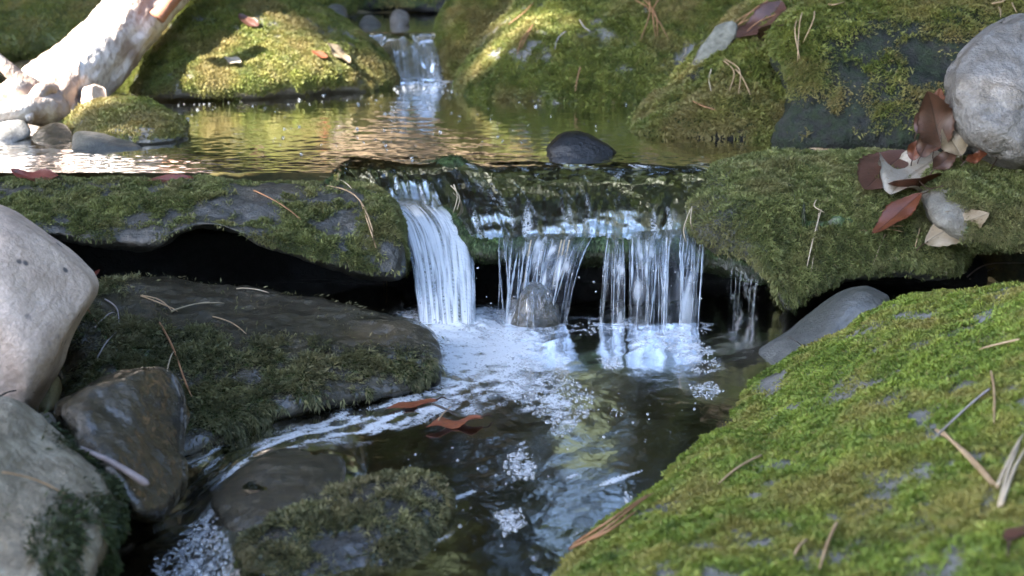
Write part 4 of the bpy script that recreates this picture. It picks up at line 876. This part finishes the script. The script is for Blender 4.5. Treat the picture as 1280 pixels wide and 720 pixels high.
needle([[(200, 406), (216, 438), (232, 480), (240, 500)], [(200, 406), (214, 440), (226, 478)]], 'long rust needles running down the mossy face of the wet boulder', 'rust', r=.0011)
needle([[(230, 430), (216, 446), (208, 466)]], 'single pale needle crossing the long rust needles', 'pale')
needle([[(266, 398), (290, 408), (308, 420)]], 'single tan needle at the right end of the wet boulder group', 'tan')
needle([[(130, 376), (146, 390), (149, 412)], [(120, 412), (136, 398), (145, 394)]], 'grey bent needles at the left shoulder of the wet boulder', 'grey')
needle([[(122, 450), (134, 432), (146, 418)]], 'short grey needle low on the left face of the wet boulder', 'grey')
needle([[(108, 386), (114, 396), (120, 405)]], 'short rust needle next to the pale boulder edge', 'rust')
needle([[(296, 363), (316, 365), (336, 368)]], 'pale needle lying in the shadow under the long mossy ledge', 'pale')
needle([[(318, 240), (350, 258), (378, 278)]], 'orange needle on the mossy crest of the long ledge', 'rust', r=.0009)
needle([[(392, 232), (430, 240), (452, 258), (470, 300), (480, 352)], [(452, 258), (472, 312), (484, 356)]], 'long drooping needles hanging over the wet end of the long ledge', 'tan', r=.0010)
needle([[(400, 222), (424, 228), (440, 238)]], 'pale needle at the lip where the chute begins', 'pale')
needle([[(1030, 252), (1016, 300), (1006, 346)], [(1024, 250), (1020, 290), (1012, 345)], [(1020, 252), (1018, 262), (1030, 268)]], 'bundle of straight pale needles on the right mossy ledge below the brown leaf', 'pale', r=.0008)
needle([[(1078, 292), (1106, 286), (1136, 284)], [(1078, 290), (1110, 290), (1130, 292)]], 'pair of tan needles beneath the larger rust leaf', 'tan')
needle([[(1150, 282), (1142, 312), (1136, 346)]], 'straight needle hanging below the leaf pile on the right ledge', 'tan')
needle([[(1106, 294), (1098, 312), (1090, 332)]], 'faint needle on the moss under the rust leaf, pointing down left', 'pale')
needle([[(1120, 186), (1138, 192), (1150, 198)], [(1208, 190), (1180, 194), (1158, 200)]], 'crossed pale needles over the top of the cream leaf', 'pale', lift=.012)
needle([[(992, 187), (1020, 186), (1060, 188)], [(995, 190), (1030, 189), (1056, 189)]], 'thin needles along the crest of the right mossy ledge', 'tan')
needle([[(568, 240), (572, 258), (574, 274)], [(570, 240), (576, 258), (577, 272)]], 'pair of pale needles stuck in the sliding water beside the chute', 'pale', lift=.012)
needle([[(872, 268), (866, 290), (858, 308)], [(874, 266), (872, 286), (868, 300)]], 'needles caught at the lip above the grey curtain', 'pale', lift=.012)
for k, (x0, x1) in enumerate(((664, 654), (702, 690), (712, 700), (706, 696))):
    needle([[(x0, 300), ((x0 + x1) / 2, 328), (x1, 362)]], ('straw needle hanging in the glassy curtain, leftmost of four', 'straw needle hanging in the glassy curtain, longest and second from left', 'straw needle hanging at the right edge of the glassy curtain', 'straw needle close behind its neighbour in the glassy curtain')[k], 'pale', Y=1.596, r=.0008)
for k, (ends, lab, mt) in enumerate([
    ([[(780, -2), (812, 18), (836, 55)], [(800, 0), (818, 22), (822, 50)], [(808, -6), (812, 20), (800, 56)], [(830, 0), (816, 20), (818, 52)]], 'spray of brown needles on the crown of the large moss covered boulder', 'rust'),
    ([[(664, 40), (654, 56), (648, 72)], [(668, 36), (660, 50), (652, 64)]], 'brown needles low on the left flank of the large moss covered boulder', 'rust'),
    ([[(640, 34), (656, 22), (668, 8)]], 'thick brown needle near the top left of the large moss covered boulder', 'rust'),
    ([[(708, 44), (698, 54), (694, 66)], [(726, 30), (730, 40), (738, 46)]], 'faint needles in the middle of the large moss covered boulder', 'grey'),
    ([[(726, 88), (722, 104), (718, 118)]], 'brown needle hanging to the waterline of the large moss covered boulder', 'rust'),
    ([[(858, 54), (856, 70), (852, 88)]], 'pale needle hanging right of the large moss covered boulder', 'pale'),
    ([[(906, 82), (918, 98), (912, 120)], [(920, 92), (928, 106), (936, 124)], [(908, 80), (926, 96), (923, 124)]], 'forked needles on the mossy rock face under the bark strip', 'tan'),
    ([[(868, 132), (880, 140), (896, 142)]], 'short curved orange needle above the waterline of the mossy rock face', 'rust'),
    ([[(892, 92), (890, 106), (890, 120)]], 'thin pale needle just below the bark strip', 'pale'),
    ([[(975, 14), (940, 30), (920, 40)], [(970, 10), (945, 20), (916, 38)], [(975, 24), (950, 36), (926, 56)], [(962, 8), (940, 24), (905, 62)]], 'mat of brown needles over the leaves on the mossy rock face', 'rust'),
    ([[(1012, 2), (1000, 30), (1000, 80)], [(1012, 2), (994, 40), (1002, 78)], [(1012, 2), (1018, 30), (1006, 60)], [(1012, 2), (1034, 14), (1058, 10)]], 'long pale needles trailing down the left corner of the huge dark boulder', 'tan'),
    ([[(1236, 8), (1248, 18), (1256, 26)], [(1262, 0), (1266, 12), (1272, 24)], [(1240, 12), (1250, 6), (1258, 0)]], 'needles on the moss above the smooth grey boulder', 'tan')]):
    needle(ends, lab, mt, r=.0011, lift=.008)
F = [([[(1170, 545), (1210, 580), (1250, 620)], [(1180, 548), (1215, 588), (1246, 616)]], 'thick brown needles slanting to the right corner of the bright mossy boulder', 'tan', .0013),
     ([[(1252, 642), (1262, 600), (1280, 560)], [(1256, 640), (1270, 600), (1290, 565)], [(1250, 618), (1264, 590), (1284, 552)]], 'bundle of pale needles rising at the right edge of the bright mossy boulder', 'pale', .0013),
     ([[(1244, 470), (1246, 500), (1246, 536)]], 'upright pale needle on the right of the bright mossy boulder', 'tan', .001),
     ([[(1238, 494), (1210, 520), (1166, 560)]], 'faint grey needle crossing the bright mossy boulder', 'grey', .001),
     ([[(1048, 662), (1036, 690), (1024, 720)]], 'tan needle at the bottom edge of the bright mossy boulder', 'tan', .0012),
     ([[(1010, 684), (1000, 694), (992, 704)]], 'short tan needle left of the bottom needle on the bright mossy boulder', 'tan', .001),
     ([[(948, 576), (925, 594), (902, 612)]], 'tan needle on the left slope of the bright mossy boulder', 'tan', .001),
     ([[(1276, 432), (1250, 440), (1226, 444)]], 'brown needle near the crest of the bright mossy boulder', 'tan', .001),
     ([[(1206, 348), (1232, 334), (1290, 330)], [(1210, 350), (1240, 338), (1262, 330)]], 'grey twigs arching over the crest of the bright mossy boulder', 'grey', .0011),
     ([[(712, 694), (760, 672), (796, 642), (818, 624)], [(716, 690), (770, 660), (814, 626)], [(722, 692), (765, 676), (800, 648)]], 'wet rust needles floating along the edge of the bright mossy boulder', 'rust', .0011)]
for ends, lab, mt, r in F:
    needle(ends, lab, mt, r=r, lift=.005, zw=0.002 if 'floating' in lab else None)
needle([[(968, 414), (986, 424), (1004, 434)]], 'thin dark stick across the blue grey wet stone', 'dark', r=.0008, name='twig', cat='twig', group='twigs', lift=.001)
needle([[(540, 508), (554, 514), (568, 522)], [(540, 508), (556, 517), (570, 519)]], 'dark crooked twig riding on the current by the orange leaf', 'dark', r=.001, name='twig', cat='twig', group='twigs', zw=.004, lift=.002)
needle([[(366, 541), (380, 545), (398, 546)]], 'small dark twig above the ochre stone under water', 'dark', r=.0008, name='twig', cat='twig', group='twigs', zw=.001, lift=.001)
needle([[(548, 528), (556, 520), (564, 511)]], 'straw needle standing beside the dark crooked twig', 'tan', zw=.004)
o = tube(spline([at_y(100, 560, .985), at_y(140, 578, .98), at_y(186, 606, .97)], 24), np.interp(np.linspace(0, 1, 24), [0, .9, 1], [.0018, .0029, .0012]), 9, .25, 90, 4)
tag(mesh_obj('stick', *o, simple_mat('lilac_stick', (.16, .13, .125), (.27, .23, .23), 50, .6)), 'greyish lilac stick poking out between the lichen boulder and the stream', 'stick')
needle([[(0, 592), (45, 606), (86, 624)]], 'thin brown needle lying across the lichen boulder', 'tan', r=.0008)
needle([[(0, 498), (20, 490), (42, 490)]], 'dark needle at the top of the lichen boulder', 'dark', r=.0007)
needle([[(152, 636), (160, 624), (168, 612)]], 'little pale needle under the lilac stick', 'pale', Y=.97, r=.0007)

# ------------------------------------------------------------------ trees round the clearing
SUN = np.array((-.72, -.42, .74)); SUN /= np.linalg.norm(SUN)
g = NT('tree_bark'); n1 = g.noise(g.scaled(1, 1, .2), 16, 5, .6); c = g.ramp(n1, [(.3, (.03, .024, .018)), (.7, (.12, .095, .07))])
M['bark'] = g.done(g.n('BsdfPrincipled', {'Base Color': c, 'Roughness': .85, 'Normal': g.bump(n1, 1, .03)}))
def leafmat(name, a, b):
    g = NT(name); t = g.attr('tint'); c = g.mix(t, a, b); d = g.n('BsdfPrincipled', {'Base Color': c, 'Roughness': .5}); tr = g.n('BsdfTranslucent', {'Color': c})
    return g.done(g.n('MixShader', {0: .3, 1: d.outputs[0], 2: tr.outputs[0]}))
M['leafg'] = leafmat('tree_leaf_green', (.02, .032, .012), (.042, .058, .018)); M['leafy'] = leafmat('tree_leaf_gold', (.05, .046, .018), (.085, .068, .025))
def leaf_cloud(P, size, r):
    n = len(P); a = r.normal(size=(n, 3)); a /= np.linalg.norm(a, axis=1)[:, None]; b = np.cross(a, r.normal(size=(n, 3))); b /= np.linalg.norm(b, axis=1)[:, None]
    s = size * (.7 + .6 * r.random((n, 1)))
    V = np.stack([P - a * s, P + b * s * .55, P + a * s, P - b * s * .55], 1).reshape(-1, 3)
    return V, np.arange(4 * n).reshape(-1, 4), np.repeat(r.random(n), 4)
def tree(x, y, h, rt, crown_pts, size, mat, label, seed):
    r = np.random.default_rng(seed); z0 = float(bed_z(np.array([x]), np.array([y]))[0]) - .15
    root = empty('forest_tree', (x, y, z0), label, 'tree', 'trees around the stream clearing'); O = np.array((x, y, z0))
    tp = spline([(0, 0, 0), (r.normal() * .1, r.normal() * .1, h * .35), (r.normal() * .2, r.normal() * .2, h * .7), (r.normal() * .2, r.normal() * .2, h)], 30)
    parts = [tube(tp, np.interp(np.linspace(0, 1, 30), [0, .06, 1], [rt * 1.5, rt, rt * .2]), 14, .15, 6, seed)]
    V, T = parts[0]; mesh_obj('trunk', V, T, M['bark'], root)
    C = crown_pts - O
    for k in range(7):
        tgt = C[r.integers(len(C))]; st = tp[r.integers(14, 28)]
        V, T = tube(spline([st, (st + tgt) / 2 + r.normal(size=3) * .15, tgt], 12), np.linspace(rt * .3, rt * .05, 12), 7); mesh_obj('limb', V, T, M['bark'], root)
    V, Fq, t = leaf_cloud(C, size, r); mesh_obj('crown', V, Fq, mat, root, smooth=False, attrs={'tint': t})
def blob(c, rad, n, seed):
    r = np.random.default_rng(seed); cc = np.array(c) + r.normal(size=(24, 3)) * np.array(rad) * .5; k = r.integers(24, size=n)
    return cc[k] + r.normal(size=(n, 3)) * np.array(rad) * .26
# unseen crowns laid up the sun line to shade the clearing: gaps cut in them let the sun reach the log, the bank and one boulder
GAPS = [(100, 90, 95), (60, 130, 90), (20, 165, 80), (150, 30, 70), (200, -30, 60), (250, 90, 50), (310, 88, 58), (370, 95, 58), (430, 85, 48), (215, 105, 40), (-100, 120, 90), (620, 60, 18), (680, 30, 24), (590, 30, 16), (115, 125, 20), (60, 195, 30), (640, 20, 26)]
LOGY = {(100, 90): 2.3, (20, 150): 2.1, (60, 130): 2.2, (20, 165): 2.12, (150, 30): 2.4, (200, -30): 2.5, (-100, 120): 2.2}
gp = [(at_y(a, b, LOGY[a, b]) if (a, b) in LOGY else np.array(hit(a, b)[0]), r / FPX * (LOGY.get((a, b)) or hit(a, b)[0].y)) for a, b, r in GAPS]
def canopy(n, d0, d1, x0, x1, y0, y1, size, seed):
    r = np.random.default_rng(seed); G = np.stack([r.uniform(x0, x1, n), r.uniform(y0, y1, n), np.full(n, .15)], 1)
    L = G + SUN * r.uniform(d0, d1, (n, 1)); ok = np.ones(n, bool)
    for c, rad in gp:
        w = L - c; dist = np.linalg.norm(w - (w @ SUN)[:, None] * SUN, axis=1); ok &= dist > rad + size * .35
    return L[ok]
tree(-5.4, -2.2, 7.2, .16, canopy(9000, 5.2, 8.2, -2.0, .3, .2, 4.6, .085, 1), .085, M['leafg'], 'leafy tree on the bank left of the viewer, crown shaped to shade the clearing', 201)
tree(-3.8, -3.4, 7.0, .15, canopy(9000, 5.2, 8.2, .0, 2.4, .2, 4.6, .085, 2), .085, M['leafg'], 'leafy tree behind the viewer, crown shaped to shade the stream', 202)
RING = [(-3.0, 6.0, 'leafg', 'green tree up the slope straight behind the driftwood'), (-.9, 7.4, 'leafy', 'yellowing tree at the head of the stream valley'), (1.2, 6.6, 'leafg', 'green tree up the valley behind the narrow mossy boulder'), (3.4, 6.4, 'leafg', 'green tree above the large moss covered boulder'),
    (5.2, 4.2, 'leafg', 'green tree on the bank beyond the smooth grey boulder'), (5.6, 1.2, 'leafy', 'yellowing tree on the right bank beside the mossy slab'), (5.0, -1.8, 'leafg', 'green tree on the right bank behind the front mossy boulder'), (2.6, -4.6, 'leafg', 'green tree behind the viewer over the right bank'),
    (-.4, -5.6, 'leafg', 'green tree straight behind the viewer down the stream'), (-6.0, 4.0, 'leafy', 'yellowing tree on the left bank beyond the pool')]
for k, (x, y, mt, lab) in enumerate(RING):
    tree(x, y, 6.5, .15, np.concatenate([blob((x, y, 2.6), (1.9, 1.7, 1.5), 3000, 300 + k), blob((x, y, 5.0), (1.6, 1.6, 1.8), 3200, 340 + k)] + ([blob((x * .9, y - 1.2, 6.4), (1.7, 1.5, 1.3), 4200, 380 + k)] if y > 5.5 else [])), .14, M[mt], lab, 300 + k)

# ------------------------------------------------------------------ light, sky, camera
w = bpy.data.worlds.new('World'); scene.world = w; w.use_nodes = True; nt = w.node_tree; nt.nodes.clear()
sky = nt.nodes.new('ShaderNodeTexSky'); sky.sky_type = 'NISHITA'; sky.sun_disc = False
el = math.asin(SUN[2]); az = math.atan2(SUN[0], SUN[1]); sky.sun_elevation = el; sky.sun_rotation = az % (2 * math.pi); sky.air_density = 1.0; sky.dust_density = 1.0
bg = nt.nodes.new('ShaderNodeBackground'); bg.inputs['Strength'].default_value = .15; ow = nt.nodes.new('ShaderNodeOutputWorld')
nt.links.new(sky.outputs[0], bg.inputs[0]); nt.links.new(bg.outputs[0], ow.inputs[0])
sd = bpy.data.lights.new('sun', 'SUN'); sd.energy = 5.0; sd.angle = R(.53); sd.color = (1, .94, .85); so = bpy.data.objects.new('sun', sd); COL.objects.link(so)
so.rotation_euler = Vector(SUN).to_track_quat('Z', 'Y').to_euler()
cd = bpy.data.cameras.new('camera'); cam = bpy.data.objects.new('camera', cd); COL.objects.link(cam); scene.camera = cam
cam.location = CAM; cam.rotation_euler = (R(90) - PITCH, 0, 0); cd.sensor_fit = 'HORIZONTAL'; cd.sensor_width = 36; cd.lens = FPX / 1280 * 36
cd.clip_start = .02; cd.clip_end = 500; cd.dof.use_dof = True; cd.dof.focus_distance = 1.5; cd.dof.aperture_fstop = 8.5
scene.view_settings.view_transform = 'Standard'; scene.view_settings.look = 'None'; scene.view_settings.gamma = 1; scene.view_settings.use_curve_mapping = False
scene.view_settings.exposure = 3.4
c = scene.cycles; c.use_denoising = True; c.max_bounces = 8; c.transparent_max_bounces = 24; c.diffuse_bounces = 3; c.glossy_bounces = 4; c.caustics_reflective = False; c.caustics_refractive = False; c.sample_clamp_indirect = 4
scene.render.engine = 'CYCLES'
